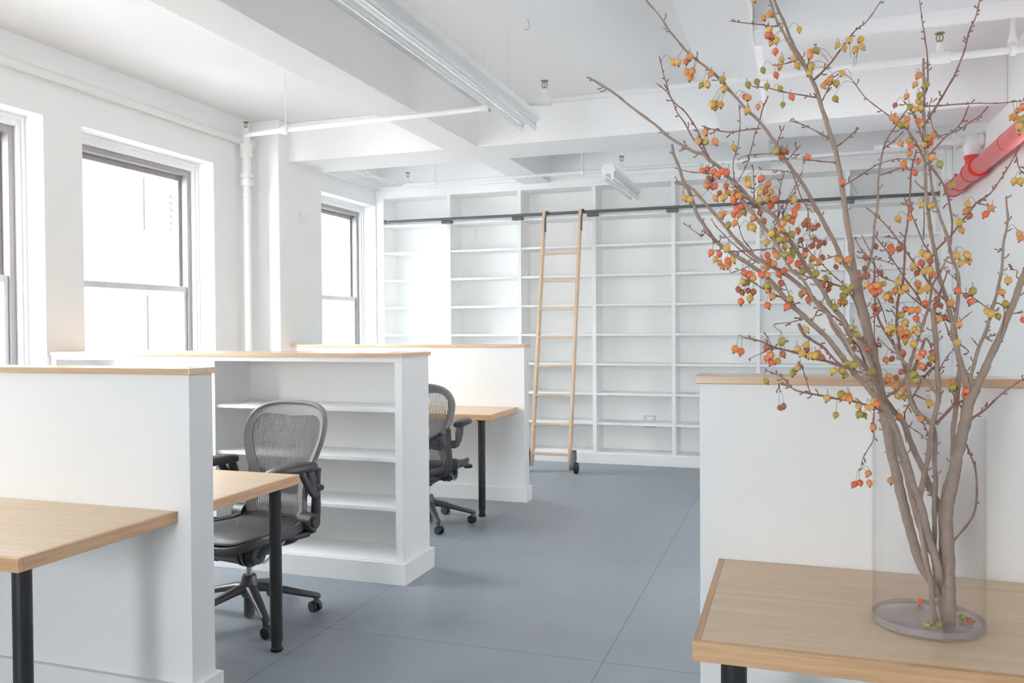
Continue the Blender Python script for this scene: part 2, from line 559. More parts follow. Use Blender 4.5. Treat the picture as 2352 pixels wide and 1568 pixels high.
# neighbouring building seen through the panes
nb = thing('neighbour_building', 'pale sunlit building seen through the window glass', 'building', (-10.0, 8, 0))
bm = B(); box(bm, -1.5, 0, -14, 20, -6, 4.6)
obj('facade', bm, STUCCO, nb)
def recess(y0, y1, z0, z1, slats=False):
    bm = B(); box(bm, -0.02, 0.04, y0 - 8, y1 - 8, z0, z1)
    r = obj('facade_window', bm, RECESS if not slats else STUCCO, nb)
    if slats:
        bm = B()
        z = z0
        while z < z1:
            box(bm, 0.04, 0.10, y0 - 8, y1 - 8, z, z + 0.045); z += 0.11
        obj('louvre', bm, RECESS, r)
recess(10.95, 11.25, 3.0, 3.85)
recess(11.5, 12.4, 3.05, 3.7, True)
recess(11.0, 11.25, 1.0, 1.95)
recess(5.2, 5.5, 3.0, 3.85)
recess(5.7, 6.6, 3.05, 3.7, True)
rb = thing('neighbour_building', 'unseen brick building added to temper the right window light', 'building', (6.5, 4, 0))  # unseen block added to tone down daylight reaching the right window
bm = B(); box(bm, 0, 1.5, -14, 14, -6, 12)
obj('facade', bm, mat('added_facade_brick', (0.60, 0.58, 0.56, 1), 0.9, var=0.15, vscale=8), rb)
bm = B(); box(bm, 1.9, 6.5, -10, 18, -6.2, -6.0)
struct('courtyard_ground', bm, GROUND, 'paving between the room and the added brick building')
bm = B(); box(bm, -10, -4.79, -14, 20, -6.2, -6.0)
struct('courtyard_ground', bm, GROUND, 'pale courtyard paving below the windows')

# ---------------------------------------------------------------- bookcase
XS = [-3.476 + 0.7925 * (k - 1) for k in range(8)]     # left edge of each opening; the last is the end stile
SW = 0.038
bc = thing('bookcase', 'wall-wide white built-in bookcase with empty shelves', 'bookcase', (0, 0, 0))
YB = 8.258
boxo('back_panel', SHELFW, bc, LX3 + 0.002, RX - 0.002, 8.56, 8.578, 0.0, 2.92)
boxo('base', SHELFW, bc, LX3 + 0.002, RX - 0.002, YB + 0.0, 8.56, 0.0, 0.103)
boxo('toe_board', SHELFW, bc, LX3 + 0.002, RX - 0.002, YB - 0.014, YB, 0.0, 0.103, bevel=0.003)
for k in range(8):
    x0, x1 = XS[k] - SW, XS[k]
    if k == 0: x0 = LX3 + 0.002
    if k == 7: x1 = RX - 0.002
    boxo('upright', SHELFW, bc, x0, x1, YB, 8.56, 0.103, 2.80, bevel=0.002)
for k in range(7):
    for j in range(9):
        z = 0.1151 + 0.2992 * j
        boxo('shelf', SHELFW, bc, XS[k] + 0.001, XS[k + 1] - SW - 0.001, YB + (0.004 if j else -0.002), 8.559, z - 0.022 if j else 0.1035, z, bevel=0.0015)
bm = B()
box(bm, LX3 + 0.002, RX - 0.002, YB, 8.56, 2.80, 2.92)
box(bm, LX3 + 0.002, RX - 0.002, YB - 0.02, YB, 2.885, 2.925)
box(bm, LX3 + 0.002, RX - 0.002, YB - 0.01, YB, 2.868, 2.885)
obj('cornice', bm, SHELFW, bc, bevel=0.003)

ot = thing('cover_plate', 'small rectangular outlet plate on the bookcase back', 'outlet', (-1.403, 8.558, 0.405))
bm = B()
w_, h_ = 0.058, 0.058
for d in ((-w_, w_, -0.004, 0, h_ - 0.005, h_), (-w_, w_, -0.004, 0, -h_, -h_ + 0.005), (-w_, -w_ + 0.005, -0.004, 0, -h_, h_), (w_ - 0.005, w_, -0.004, 0, -h_, h_)):
    box(bm, d[0], d[1], d[2], d[3], d[4], d[5])
obj('plate_rim', bm, OUTL, ot)
boxo('plate', SHELFW, ot, -w_ + 0.005, w_ - 0.005, -0.003, 0, -h_ + 0.005, h_ - 0.005)
bm = B()
for sx in (-0.035, 0.035):
    cyl(bm, (sx, -0.006, 0.03), (sx, -0.002, 0.03), 0.006, n=12)
obj('screw', bm, OUTL, ot)

# rail and ladder
ra = thing('ladder_rail', 'long dark steel rail along the front of the bookcase', 'rail', (0, 8.2, 2.535))
cylo('rail_tube', GREYRAIL, ra, (-4.222, 0, 0), (1.21, 0, 0), 0.0155)
for x in (-4.222, 1.21):
    cylo('end_cap', GREYRAIL, ra, (x - 0.008, 0, 0), (x + 0.008, 0, 0), 0.022)
for k in range(1, 7):
    x = XS[k] - 0.02
    bm = B()
    box(bm, x - 0.055, x + 0.055, -0.014, 0.05, -0.045, -0.014)
    box(bm, x - 0.014, x + 0.014, -0.008, 0.008, -0.02, -0.01)
    obj('rail_bracket', bm, GREYRAIL, ra, bevel=0.003)

LXL, LXR = -2.395, -2.02
la = thing('library_ladder', 'pale wooden rolling ladder leaning on the bookcase rail', 'ladder', (-2.2, 7.66, 0))
def lad(z): return (z - 0.04) * 0.195
for sx in (LXL + 2.2, LXR + 2.2):
    bm = B()
    v = []
    for z, dy in ((0.045, 0), (2.56, 0)):
        y = lad(z)
        v.append([bm.verts.new((sx - 0.013, y - 0.034, z)), bm.verts.new((sx + 0.013, y - 0.034, z)), bm.verts.new((sx + 0.013, y + 0.034, z)), bm.verts.new((sx - 0.013, y + 0.034, z))])
    for k in range(4):
        bm.faces.new((v[0][k], v[0][(k + 1) % 4], v[1][(k + 1) % 4], v[1][k]))
    bm.faces.new(v[0][::-1]); bm.faces.new(v[1])
    obj('ladder_rail_post', bm, LADDERW, la, bevel=0.004)
    y = lad(2.5)
    bm = B()
    hx = sx + 0.017
    tube(bm, [(hx, lad(2.36), 2.36), (hx, lad(2.46), 2.47), (hx, 0.50, 2.545), (hx, 0.525, 2.560), (hx, 0.552, 2.560), (hx, 0.565, 2.54), (hx, 0.56, 2.525)], 0.0065, 8)
    box(bm, hx - 0.003, hx + 0.006, lad(2.36) - 0.016, lad(2.36) + 0.016, 2.34, 2.48)
    obj('hook', bm, GREYRAIL, la, smooth=True)
for k in range(8):
    z = 0.164 + 0.2789 * k
    bm = B()
    box(bm, LXL + 2.2 + 0.012, LXR + 2.2 - 0.012, lad(z) - 0.030, lad(z) + 0.030, z - 0.010, z + 0.010)
    obj('rung', bm, LADDERW, la, bevel=0.004)
for s, sx in ((-1, LXL + 2.2), (1, LXR + 2.2)):
    bm = B()
    x0, x1 = sorted((sx + s * 0.016, sx + s * 0.06))
    prof = [(0.045, 0.21), (-0.005, 0.19), (-0.075, 0.09), (-0.085, 0.055), (-0.055, 0.03), (0.0, 0.045), (0.05, 0.12)]
    r0 = [bm.verts.new((x0, y, z)) for y, z in prof]; r1 = [bm.verts.new((x1, y, z)) for y, z in prof]
    n = len(prof)
    for k in range(n):
        bm.faces.new((r0[k], r0[(k + 1) % n], r1[(k + 1) % n], r1[k]))
    bm.faces.new(r0[::-1]); bm.faces.new(r1)
    hs = obj('wheel_bracket', bm, GREYRAIL, la, bevel=0.006)
    bm = B()
    xa = sx + s * 0.064
    cyl(bm, (xa, -0.04, 0.052), (xa + s * 0.028, -0.04, 0.052), 0.052, n=28)
    cyl(bm, (xa + s * 0.028, -0.04, 0.052), (xa + s * 0.034, -0.04, 0.052), 0.018, n=16)
    cyl(bm, (sx + s * 0.05, -0.04, 0.052), (xa, -0.04, 0.052), 0.012, n=12)
    obj('wheel', bm, TYRE, hs, smooth=True)

# ---------------------------------------------------------------- half-height partitions
HP, CT = 1.2443, 0.0215
def partition(label, x0, x1, y0, y1, bb, solid=True, left_over=0.0, right_over=0.012):
    p = thing('half_wall', label, 'partition', (0, 0, 0), group=None)
    if solid:
        boxo('panel', PANEL, p, x0, x1, y0, y1, 0.0, HP - CT, bevel=0.002)
    boxo('cap_board', OAK_CAP, p, x0 - left_over, x1 + right_over, y0 - 0.012, y1 + 0.012, HP - CT, HP, bevel=0.002)
    bm = B()
    l = x0 - (0.02 if left_over else 0)
    r = x1 + (0.02 if right_over else 0)
    box(bm, l, r, y0 - 0.02, y0 + 0.001, 0.0, bb)
    box(bm, l, r, y1 - 0.001, y1 + 0.02, 0.0, bb)
    if right_over: box(bm, x1 - 0.001, x1 + 0.02, y0 + 0.001, y1 - 0.001, 0.0, bb)
    if left_over: box(bm, x0 - 0.02, x0 + 0.001, y0 + 0.001, y1 - 0.001, 0.0, bb)
    obj('baseboard', bm, PANEL, p, bevel=0.002)
    return p
partition('white half wall with oak cap nearest the left edge', LX, -1.969, 2.358, 2.479, 0.15)
partition('white half wall with oak cap in front of the ladder', PX, -2.012, 6.254, 6.370, 0.113)
partition('white half wall with oak cap behind the vase', -0.243, RX - 0.001, 2.310, 2.430, 0.15, left_over=0.012, right_over=0.0)

# bookcase half wall (the middle one)
p2 = thing('half_wall_bookcase', 'white half wall bookcase with oak cap behind the front chair', 'bookcase', (0, 0, 0))
y0, y1, xe = 4.043, 4.386, -1.990
boxo('cap_board', OAK_CAP, p2, LX, xe + 0.012, y0 - 0.012, y1 + 0.012, HP - CT, HP, bevel=0.002)
boxo('top_rail', PANEL, p2, LX, xe, y0, y1 - 0.013, 1.196, HP - CT)
boxo('back_panel', PANEL, p2, LX, xe, y1 - 0.013, y1, 0.0, HP - CT)
boxo('side_panel', PANEL, p2, -2.033, xe, y0, y1 - 0.013, 0.0, 1.196, bevel=0.0015)
boxo('side_panel', PANEL, p2, LX, LX + 0.045, y0, y1 - 0.013, 0.0, 1.196, bevel=0.0015)
boxo('upright', PANEL, p2, -3.232, -3.192, y0, y1 - 0.013, 0.0, 1.196, bevel=0.0015)
for xa, xb in ((LX + 0.045, -3.232), (-3.192, -2.033)):
    for z in (0.943, 0.674, 0.407):
        boxo('shelf', PANEL, p2, xa + 0.0005, xb - 0.0005, y0 + 0.012, y1 - 0.0135, z - 0.02, z, bevel=0.0015)
    boxo('bottom_shelf', PANEL, p2, xa + 0.0005, xb - 0.0005, y0, y1 - 0.0135, 0.0, 0.118)
bm = B()
box(bm, LX, xe + 0.021, y0 - 0.021, y0, 0, 0.115)
box(bm, xe, xe + 0.021, y0, y1, 0, 0.115)
box(bm, LX, xe + 0.021, y1, y1 + 0.021, 0, 0.115)
obj('baseboard', bm, PANEL, p2, bevel=0.002)

# ---------------------------------------------------------------- desks
def desk(label, x0, x1, y0, y1, legs, edge):
    d = thing('desk', label, 'desk', (0, 0, 0))
    t, w = 0.0395, 0.016
    bm = B()
    box(bm, x0 + w, x1 - w, y0 + w, y1 - 0.001, 0.75 - t, 0.75)
    tp = obj('desk_top', bm, OAK_X, d)
    bm = B()
    box(bm, x0, x1, y0, y0 + w, 0.75 - t, 0.75 + 0.0003) if 'f' in edge else box(bm, x0, x1, y1 - w, y1, 0.75 - t, 0.75 + 0.0003)
    obj('front_edge_band', bm, OAK_EDGE, tp, bevel=0.0015)
    ya, yb = (y0 + w, y1 - 0.001) if 'f' in edge else (y0 + 0.001, y1 - w)
    boxo('side_edge_band', OAK_EDGE_Y, tp, x0, x0 + w, ya, yb, 0.75 - t, 0.75 + 0.0003, bevel=0.0015)
    boxo('side_edge_band', OAK_EDGE_Y, tp, x1 - w, x1, ya, yb, 0.75 - t, 0.75 + 0.0003, bevel=0.0015)
    for (x, y) in legs:
        bm = B()
        cyl(bm, (x, y, 0.045), (x, y, 0.75 - t - 0.004), 0.0262, n=28)
        cyl(bm, (x, y, 0.704 - 0.002), (x, y, 0.75 - t), 0.045, n=28)
        lg = obj('leg', bm, BLACKLEG, d, smooth=True)
        bm = B()
        lathe(bm, [(0.024, 0.0), (0.027, 0.004), (0.027, 0.012), (0.022, 0.016), (0.022, 0.045)], (x, y, 0), 24)
        obj('foot', bm, TYRE, lg, smooth=True)
    return d
desk('oak desk cut by the left edge of the view', LX + 0.03, -2.022, 1.729, 2.357, [(-2.103, 1.81), (-4.25, 1.81)], 'f')
desk('oak desk in front of the nearest office chair', LX + 0.03, -2.022, 2.480, 3.110, [(-2.103, 3.045), (-4.25, 3.045)], 'b')
desk('oak desk beyond the far office chair', PX + 0.03, -2.066, 5.625, 6.252, [(-2.165, 5.70), (-3.95, 5.70)], 'f')
desk('oak desk with black leg holding the glass vase', -0.193, RX - 0.03, 1.681, 2.309, [(-0.118, 1.765), (1.18, 1.765)], 'f')

# ---------------------------------------------------------------- office chairs
def back_y(x, z):
    t = (z - 0.45) / 0.56
    return -0.190 - 0.135 * t + 0.030 * math.sin(math.pi * min(max(t, 0), 1)) * 0.6 + 0.55 * x * x

BO = [(0.0, 1.012), (0.10, 1.009), (0.185, 0.992), (0.238, 0.958), (0.264, 0.905), (0.266, 0.85), (0.250, 0.785), (0.222, 0.715), (0.196, 0.655),
      (0.184, 0.600), (0.190, 0.545), (0.196, 0.495), (0.182, 0.450), (0.130, 0.425), (0.0, 0.418)]
BI = [(0.0, 0.938), (0.10, 0.945), (0.168, 0.946), (0.208, 0.925), (0.226, 0.885), (0.224, 0.84), (0.205, 0.78), (0.172, 0.712), (0.140, 0.655),
      (0.128, 0.600), (0.136, 0.545), (0.146, 0.50), (0.136, 0.472), (0.10, 0.455), (0.0, 0.450)]

def outline(h):
    s = spline([Vector((x, 0, z)) for x, z in h], 4)
    r = [(p.x, p.z) for p in s]
    return r + [(-x, z) for x, z in r[-2:0:-1]]

def make_chair(label, group):
    c = thing('office_chair', label, 'chair', (0, 0, 0), group=group)
    # five-arm base
    bs = []
    bm = B()
    lathe(bm, [(0.024, 0.01), (0.026, 0.012), (0.026, 0.10), (0.034, 0.105), (0.046, 0.125), (0.044, 0.165), (0.036, 0.185), (0.033, 0.204), (0.0285, 0.208)], n=28)
    hub = obj('base_hub', bm, BASEM, c, smooth=True)
    for k in range(5):
        a = BASE_ANG + k * 2 * math.pi / 5
        dx, dy = math.cos(a), math.sin(a)
        bm = B()
        pts, rad = [], []
        for i, (r, z, w) in enumerate([(0.02, 0.146, 0.030), (0.07, 0.142, 0.028), (0.16, 0.122, 0.024), (0.25, 0.098, 0.021), (0.30, 0.086, 0.020), (0.325, 0.080, 0.017), (0.333, 0.078, 0.008)]):
            pts.append((dx * r, dy * r, z)); rad.append(w)
        tube(bm, pts, rad, 14, True, 0, ref=(0, 0, 1), flat=0.75)
        cyl(bm, (dx * 0.312, dy * 0.312, 0.05), (dx * 0.312, dy * 0.312, 0.078), 0.014, n=14)
        arm = obj('base_arm', bm, BASEM, c, smooth=True)
        ca = a + [0.6, -0.5, 1.1, 0.2, -1.0][k]
        wx, wy = math.cos(ca), math.sin(ca)          # wheel axle
        ox, oy = dx * 0.312 - wy * 0.012, dy * 0.312 + wx * 0.012
        bm = B()
        for s in (-1, 1):
            cyl(bm, (ox + wx * s * 0.006, oy + wy * s * 0.006, 0.0285), (ox + wx * s * 0.024, oy + wy * s * 0.024, 0.0285), 0.0285, 0.025, n=22)
        cyl(bm, (ox - wx * 0.008, oy - wy * 0.008, 0.0285), (ox + wx * 0.008, oy + wy * 0.008, 0.0285), 0.010, n=12)
        ellipsoid(bm, (ox, oy, 0.044), 0.016, 0.016, 0.016, 12, 8)
        obj('caster', bm, TYRE, arm, smooth=True)
    cylo('gas_column', CHROME, c, (0, 0, 0.205), (0, 0, 0.30), 0.0135)
    # tilt mechanism: transverse barrel with ribbed ends
    bm = B()
    cyl(bm, (-0.10, 0.10, 0.345), (0.10, 0.10, 0.345), 0.055, n=32)
    box(bm, -0.05, 0.05, -0.10, 0.10, 0.29, 0.345)
    for s in (-1, 1):
        for i, r in ((0, 0.060), (1, 0.052), (2, 0.060), (3, 0.052)):
            cyl(bm, (s * (0.085 + i * 0.015), 0.10, 0.345), (s * (0.10 + i * 0.015), 0.10, 0.345), r, n=28)
        cyl(bm, (s * 0.145, 0.10, 0.345), (s * 0.175, 0.10, 0.345), 0.048, 0.042, n=28)
    cyl(bm, (0, 0, 0.27), (0, 0, 0.31), 0.028, n=20)
    obj('tilt_mechanism', bm, GRAPH, c, smooth=True)
    for s in (-1, 1):
        bm = B()
        tube(bm, spline([(s * 0.165, 0.105, 0.335), (s * 0.185, 0.05, 0.385), (s * 0.195, -0.02, 0.402), (s * 0.20, -0.10, 0.388), (s * 0.20, -0.19, 0.385)], 4), 0.0165, 10, ref=(1, 0, 0))
        obj('tilt_link', bm, GRAPH, c, smooth=True)
        bm = B()
        tube(bm, spline([(s * 0.17, 0.075, 0.300), (s * 0.178, 0.02, 0.325), (s * 0.186, -0.05, 0.382)], 3), 0.006, 8)
        obj('strut', bm, CHROME, c, smooth=True)
        cylo('cable', CHROME, c, (s * 0.10, 0.08, 0.395), (s * 0.15, -0.02, 0.425), 0.0018, n=6)
    # seat
    so = [(0.0, 0.262), (0.12, 0.258), (0.20, 0.235), (0.245, 0.185), (0.255, 0.10), (0.25, 0.0), (0.235, -0.09), (0.205, -0.165), (0.12, -0.195), (0.0, -0.20)]
    s4 = spline([Vector((x, y, 0)) for x, y in so], 4)
    ol = [(p.x, p.y) for p in s4]; ol = ol + [(-x, y) for x, y in ol[-2:0:-1]]
    def sz(x, y):
        return 0.437 - 0.045 * max(0, (y - 0.12) / 0.14) ** 1.6 + 0.22 * x * x - 0.012 * max(0, 1 - (y / 0.2) ** 2) + 0.02 * max(0, (-y - 0.1) / 0.1)
    bm = B()
    n = len(ol)
    pts = [(x, y, sz(x, y)) for x, y in ol]
    rings = []
    for k in range(n):
        x, y = ol[k]
        z = sz(x, y)
        l = math.hypot(x, y)
        nx, ny = x / l, y / l
        rings.append([bm.verts.new(q) for q in ((x - nx * .030, y - ny * .030, z + .003), (x - nx * .008, y - ny * .008, z + .010), (x, y, z + .004), (x + nx * .004, y + ny * .004, z - .008), (x - nx * .004, y - ny * .004, z - .030), (x - nx * .028, y - ny * .028, z - .020))])
    for k in range(n):
        q, s = rings[k], rings[(k + 1) % n]
        for j in range(6):
            bm.faces.new((q[j], q[(j + 1) % 6], s[(j + 1) % 6], s[j]))
    sf = obj('seat_frame', bm, BASEM, c, smooth=True)
    bm = B()
    rr = []
    for f_ in (0.9, 0.7, 0.45, 0.2):
        rr.append([bm.verts.new((x * f_, y * f_, sz(x * f_, y * f_) + 0.004 - 0.012 * (1 - f_))) for x, y in ol])
    mid = bm.verts.new((0, 0, sz(0, 0) - 0.008))
    for q, s in zip(rr, rr[1:]):
        for k in range(n):
            bm.faces.new((q[k], q[(k + 1) % n], s[(k + 1) % n], s[k]))
    for k in range(n):
        bm.faces.new((rr[-1][k], rr[-1][(k + 1) % n], mid))
    st = obj('seat_mesh', bm, SEATM, c, smooth=True)
    md = st.modifiers.new('thick', 'SOLIDIFY'); md.thickness = 0.003
    # under-seat supports
    for s in (-1, 1):
        bm = B()
        tube(bm, spline([(s * 0.12, 0.10, 0.37), (s * 0.15, 0.14, 0.385), (s * 0.20, 0.17, 0.398), (s * 0.225, 0.05, 0.415), (s * 0.205, -0.14, 0.42)], 3), 0.015, 8)
        obj('seat_support', bm, GRAPH, c, smooth=True)
    # backrest frame
    O, I = outline(BO), outline(BI)
    n = len(O)
    bm = B()
    rings = []
    for k in range(n):
        (xo, zo), (xi, zi) = O[k], I[k]
        yo, yi = back_y(xo, zo), back_y(xi, zi)
        dx, dz = xo - xi, zo - zi
        l = math.hypot(dx, dz) or 1
        ux, uz = dx / l, dz / l
        rings.append([bm.verts.new(q) for q in ((xi, yi + 0.004, zi), (xo - ux * .018, yo + 0.008, zo - uz * .018), (xo - ux * .006, yo + 0.016, zo - uz * .006), (xo + ux * .003, yo + 0.008, zo + uz * .003), (xo + ux * .003, yo - 0.010, zo + uz * .003),
                                                (xo - ux * .008, yo - 0.018, zo - uz * .008), (xo - ux * .020, yo - 0.008, zo - uz * .020), (xi, yi - 0.003, zi))])
    for k in range(n):
        q, s = rings[k], rings[(k + 1) % n]
        for j in range(8):
            bm.faces.new((q[j], q[(j + 1) % 8], s[(j + 1) % 8], s[j]))
    obj('back_frame', bm, GRAPHL, c, smooth=True)
    # woven strands
    bm = B()
    def inside(x, z):
        w = False
        for k in range(n):
            (xa, za), (xb, zb) = I[k], I[(k + 1) % n]
            if (za > z) != (zb > z) and x < (xb - xa) * (z - za) / (zb - za) + xa:
                w = not w
        return w
    x = -0.2255
    while x < 0.23:
        run = []
        z = 0.44
        while z < 0.97:
            if inside(x, z):
                run.append(z)
            elif run:
                if len(run) > 1:
                    strand(bm, x, run[0] - 0.008, run[-1] + 0.008)
                run = []
            z += 0.008
        if len(run) > 1:
            strand(bm, x, run[0], run[-1])
        x += 0.0098
    for z in (0.50, 0.555, 0.61, 0.72, 0.80, 0.88):
        w = 0
        while inside(w, z) and w < 0.3: w += 0.004
        tube(bm, [(xx, back_y(xx, z), z) for xx in [w * (t / 6 - 1) for t in range(13)]], 0.0005, 4, False)
    obj('back_mesh', bm, MESHM, c)
    # lumbar pad behind the mesh
    bm = B()
    for s in (-1, 1):
        tube(bm, spline([(s * 0.165, back_y(0.165, 0.655) - 0.02, 0.665), (s * 0.12, back_y(0.12, 0.63) - 0.024, 0.650), (s * 0.075, back_y(0.075, 0.6) - 0.022, 0.615), (s * 0.11, back_y(0.11, 0.6) - 0.024, 0.575), (s * 0.165, back_y(.165, 0.57) - 0.02, 0.565)], 4), 0.013, 8)
    ellipsoid(bm, (0, back_y(0, 0.6) - 0.014, 0.605), 0.155, 0.010, 0.048, 24, 10, pw=0.7)
    obj('lumbar_pad', bm, GRAPH, c, smooth=True)
    # rear yoke that carries back and arms
    for s in (-1, 1):
        bm = B()
        tube(bm, spline([(s * 0.10, -0.14, 0.375), (s * 0.17, -0.19, 0.395), (s * 0.212, -0.215, 0.42), (s * 0.222, -0.22, 0.47), (s * 0.222, -0.225, 0.56), (s * 0.220, -0.23, 0.66), (s * 0.220, -0.236, 0.70)], 4),
             [0.026] * 8 + [0.023] * 8 + [0.021] * 8 + [0.019], 12, ref=(1, 0, 0), flat=0.85)
        obj('arm_post', bm, GRAPH, c, smooth=True)
        bm = B()
        cyl(bm, (s * 0.19, -0.17, 0.452), (s * 0.262, -0.17, 0.452), 0.044, 0.040, n=28)
        cyl(bm, (s * 0.262, -0.17, 0.452), (s * 0.272, -0.17, 0.452), 0.028, 0.024, n=20)
        obj('pivot_cover', bm, GRAPH, c, smooth=True)
        bm = B()
        tube(bm, spline([(s * 0.228, -0.225, 0.600), (s * 0.248, -0.195, 0.590), (s * 0.262, -0.15, 0.600), (s * 0.268, -0.12, 0.635), (s * 0.268, -0.09, 0.68), (s * 0.266, -0.07, 0.71)], 4),
             [0.024] * 8 + [0.020] * 8 + [0.018] * 5, 12, ref=(1, 0, 0), flat=0.75)
        cyl(bm, (s * 0.235, -0.225, 0.61), (s * 0.268, -0.215, 0.61), 0.014, n=14)
        tube(bm, [(s * 0.262, -0.15, 0.60), (s * 0.262, -0.15, 0.66), (s * 0.262, -0.14, 0.70)], [0.026, 0.030, 0.024], 12, ref=(1, 0, 0), flat=0.6)
        obj('arm_bracket', bm, GRAPH, c, smooth=True)
        # padded arm rest
        bm = B()
        pp = [(-0.15, 0.018), (-0.143, 0.032), (-0.115, 0.042), (-0.06, 0.046), (0.0, 0.047), (0.06, 0.046), (0.11, 0.040), (0.138, 0.026), (0.144, 0.012)]
        rg = []
        for y, w in pp:
            rg.append([bm.verts.new((s * (0.266 - 0.10 * max(0, y)) + w * math.copysign(abs(math.cos(t)) ** 0.6, math.cos(t)), y - 0.015, 0.728 - 0.014 * (y / 0.13) ** 2 * (1 if y > 0 else 0.3) + 0.023 * (w / 0.046) ** 0.5 * math.copysign(abs(math.sin(t)) ** 0.8, math.sin(t)))) for t in [2 * math.pi * k / 18 for k in range(18)]])
        for q, r_ in zip(rg, rg[1:]):
            for k in range(18):
                bm.faces.new((q[k], q[(k + 1) % 18], r_[(k + 1) % 18], r_[k]))
        bm.faces.new(rg[0][::-1]); bm.faces.new(rg[-1])
        obj('arm_pad', bm, GRAPH, c, smooth=True)
    bm = B()
    tube(bm, spline([(-0.20, -0.215, 0.43), (-0.1, -0.235, 0.405), (0.0, -0.24, 0.40), (0.1, -0.235, 0.405), (0.20, -0.215, 0.43)], 4), 0.024, 12)
    ellipsoid(bm, (0, -0.16, 0.36), 0.14, 0.09, 0.045, 20, 10, pw=0.8)
    obj('rear_yoke', bm, GRAPH, c, smooth=True)
    # levers and knobs
    for s, y, z, l in ((1, -0.05, 0.425, 0.335), (1, -0.10, 0.385, 0.24), (-1, -0.20, 0.40, 0.235)):
        bm = B()
        cyl(bm, (s * 0.12, y, z), (s * (l - 0.05), y, z), 0.005, n=10)
        tube(bm, [(s * (l - 0.062), y, z), (s * (l - 0.05), y, z), (s * (l - 0.02), y, z), (s * l, y, z)], [0.009, 0.017, 0.017, 0.010], 12)
        obj('lever', bm, GRAPH, c, smooth=True)
    return c

def strand(bm, x, z0, z1):
    w, t = 0.0027, 0.0009
    n = max(2, int((z1 - z0) / 0.035))
    prev = None
    for i in range(n + 1):
        z = z0 + (z1 - z0) * i / n
        y = back_y(x, z)
        q = [bm.verts.new(p) for p in ((x - w, y - t, z), (x + w, y - t, z), (x + w, y + t, z), (x - w, y + t, z))]
        if prev:
            for k in range(4):
                bm.faces.new((prev[k], prev[(k + 1) % 4], q[(k + 1) % 4], q[k]))
        prev = q

ROT1, ROT2 = math.radians(180 - 11), math.radians(6)
BASE_ANG = 0.0
# the base swivels on its own: the arm angles are given in the chair's own frame
BASE_ANG = math.radians(31) - ROT1
ch1 = make_chair('nearest graphite mesh office chair, facing its oak desk', 'graphite mesh office chairs')
ch1.location = (-2.470, 3.36, 0); ch1.rotation_euler = (0, 0, ROT1)
ch2 = copy_tree(ch1)
ch2['label'] = 'farther graphite mesh office chair, its back to the viewer'
ch2.location = (-2.441, 5.366, 0); ch2.rotation_euler = (0, 0, ROT2)
for ch in ch2.children:                         # turn the swivelled base under the seat
    if ch.name.startswith(('base_arm',)):
        ch.rotation_euler = (0, 0, math.radians(17.7) - ROT2 - BASE_ANG)

# ---------------------------------------------------------------- ceiling lights
def strip_light(label, x, y0, y1, z, w, rods):
    t = thing('fluorescent_light', label, 'ceiling light', (x, (y0 + y1) / 2, z))
    h = (y1 - y0) / 2
    bm = B()
    v = []
    for y in (-h, h):
        v.append([bm.verts.new(q) for q in ((-w * .5, y, 0.055), (-w * .5, y, 0.02), (-w * 0.28, y, 0.0), (w * 0.28, y, 0.0), (w * .5, y, 0.02), (w * .5, y, 0.055), (w * .3, y, 0.085), (-w * .3, y, 0.085))])
    for k in range(8):
        bm.faces.new((v[0][k], v[0][(k + 1) % 8], v[1][(k + 1) % 8], v[1][k]))
    bm.faces.new(v[0][::-1]); bm.faces.new(v[1])
    obj('housing', bm, FIXT, t, bevel=0.002)
    for s in (-1, 1):
        tb = cylo('tube', TUBE, t, (s * w * 0.29, -h + 0.02, -0.030), (s * w * 0.29, h - 0.02, -0.030), 0.0145)
        for e in (-1, 1):
            boxo('lamp_holder', FIXT, tb, s * w * 0.29 - 0.011, s * w * 0.29 + 0.011, e * (h - 0.012) - 0.008, e * (h - 0.012) + 0.008, -0.048, 0.012, bevel=0.002)
    for y in rods:
        cylo('hanging_rod', FIXT, t, (0, y, 0.08), (0, y, CZ - z), 0.004, n=8)
    return t
strip_light('long twin-tube fluorescent light hanging beside the beam', -1.612, 2.85, 5.14, 2.685, 0.15, (-0.75, 0.75))
strip_light('small far twin-tube fluorescent light above the rail', -1.455, 6.82, 8.04, 2.645, 0.115, (-0.45,))

# ---------------------------------------------------------------- pipes, sprinklers
def pipe(name, label, pts, r, collars=(), extra=None, mt=PIPEW):
    t = thing(name, label, 'pipe', pts[0])
    o0 = Vector(pts[0])
    bm = B()
    tube(bm, [Vector(p) - o0 for p in pts], r, 16)
    obj('pipe_run', bm, mt, t, smooth=True)
    for (p, d, rr, ln) in collars:
        p = Vector(p) - o0; d = Vector(d).normalized()
        cylo('coupling', mt, t, p - d * ln / 2, p + d * ln / 2, rr)
    return t, o0

def sprinkler(label, x, y, z):
    t = thing('fire_sprinkler', label, 'sprinkler', (x, y, z), group=None)
    bm = B()
    lathe(bm, [(0.013, -0.012), (0.020, -0.01), (0.020, 0.012), (0.015, 0.016), (0.015, 0.045), (0.012, 0.05)], n=16)
    obj('fitting', bm, PIPEW, t, smooth=True)
    bm = B()
    ring = [(0.016 * math.cos(a), 0, 0.072 + 0.022 * math.sin(a)) for a in [2 * math.pi * k / 16 for k in range(17)]]
    tube(bm, ring, 0.0032, 6, False)
    cyl(bm, (0, 0, 0.048), (0, 0, 0.060), 0.008, n=10)
    cyl(bm, (0, 0, 0.058), (0, 0, 0.096), 0.0026, n=8)
    lathe(bm, [(0.004, 0.094), (0.024, 0.096), (0.025, 0.099), (0.004, 0.101)], n=18)
    obj('deflector', bm, BRASS, t, smooth=True)
    return t

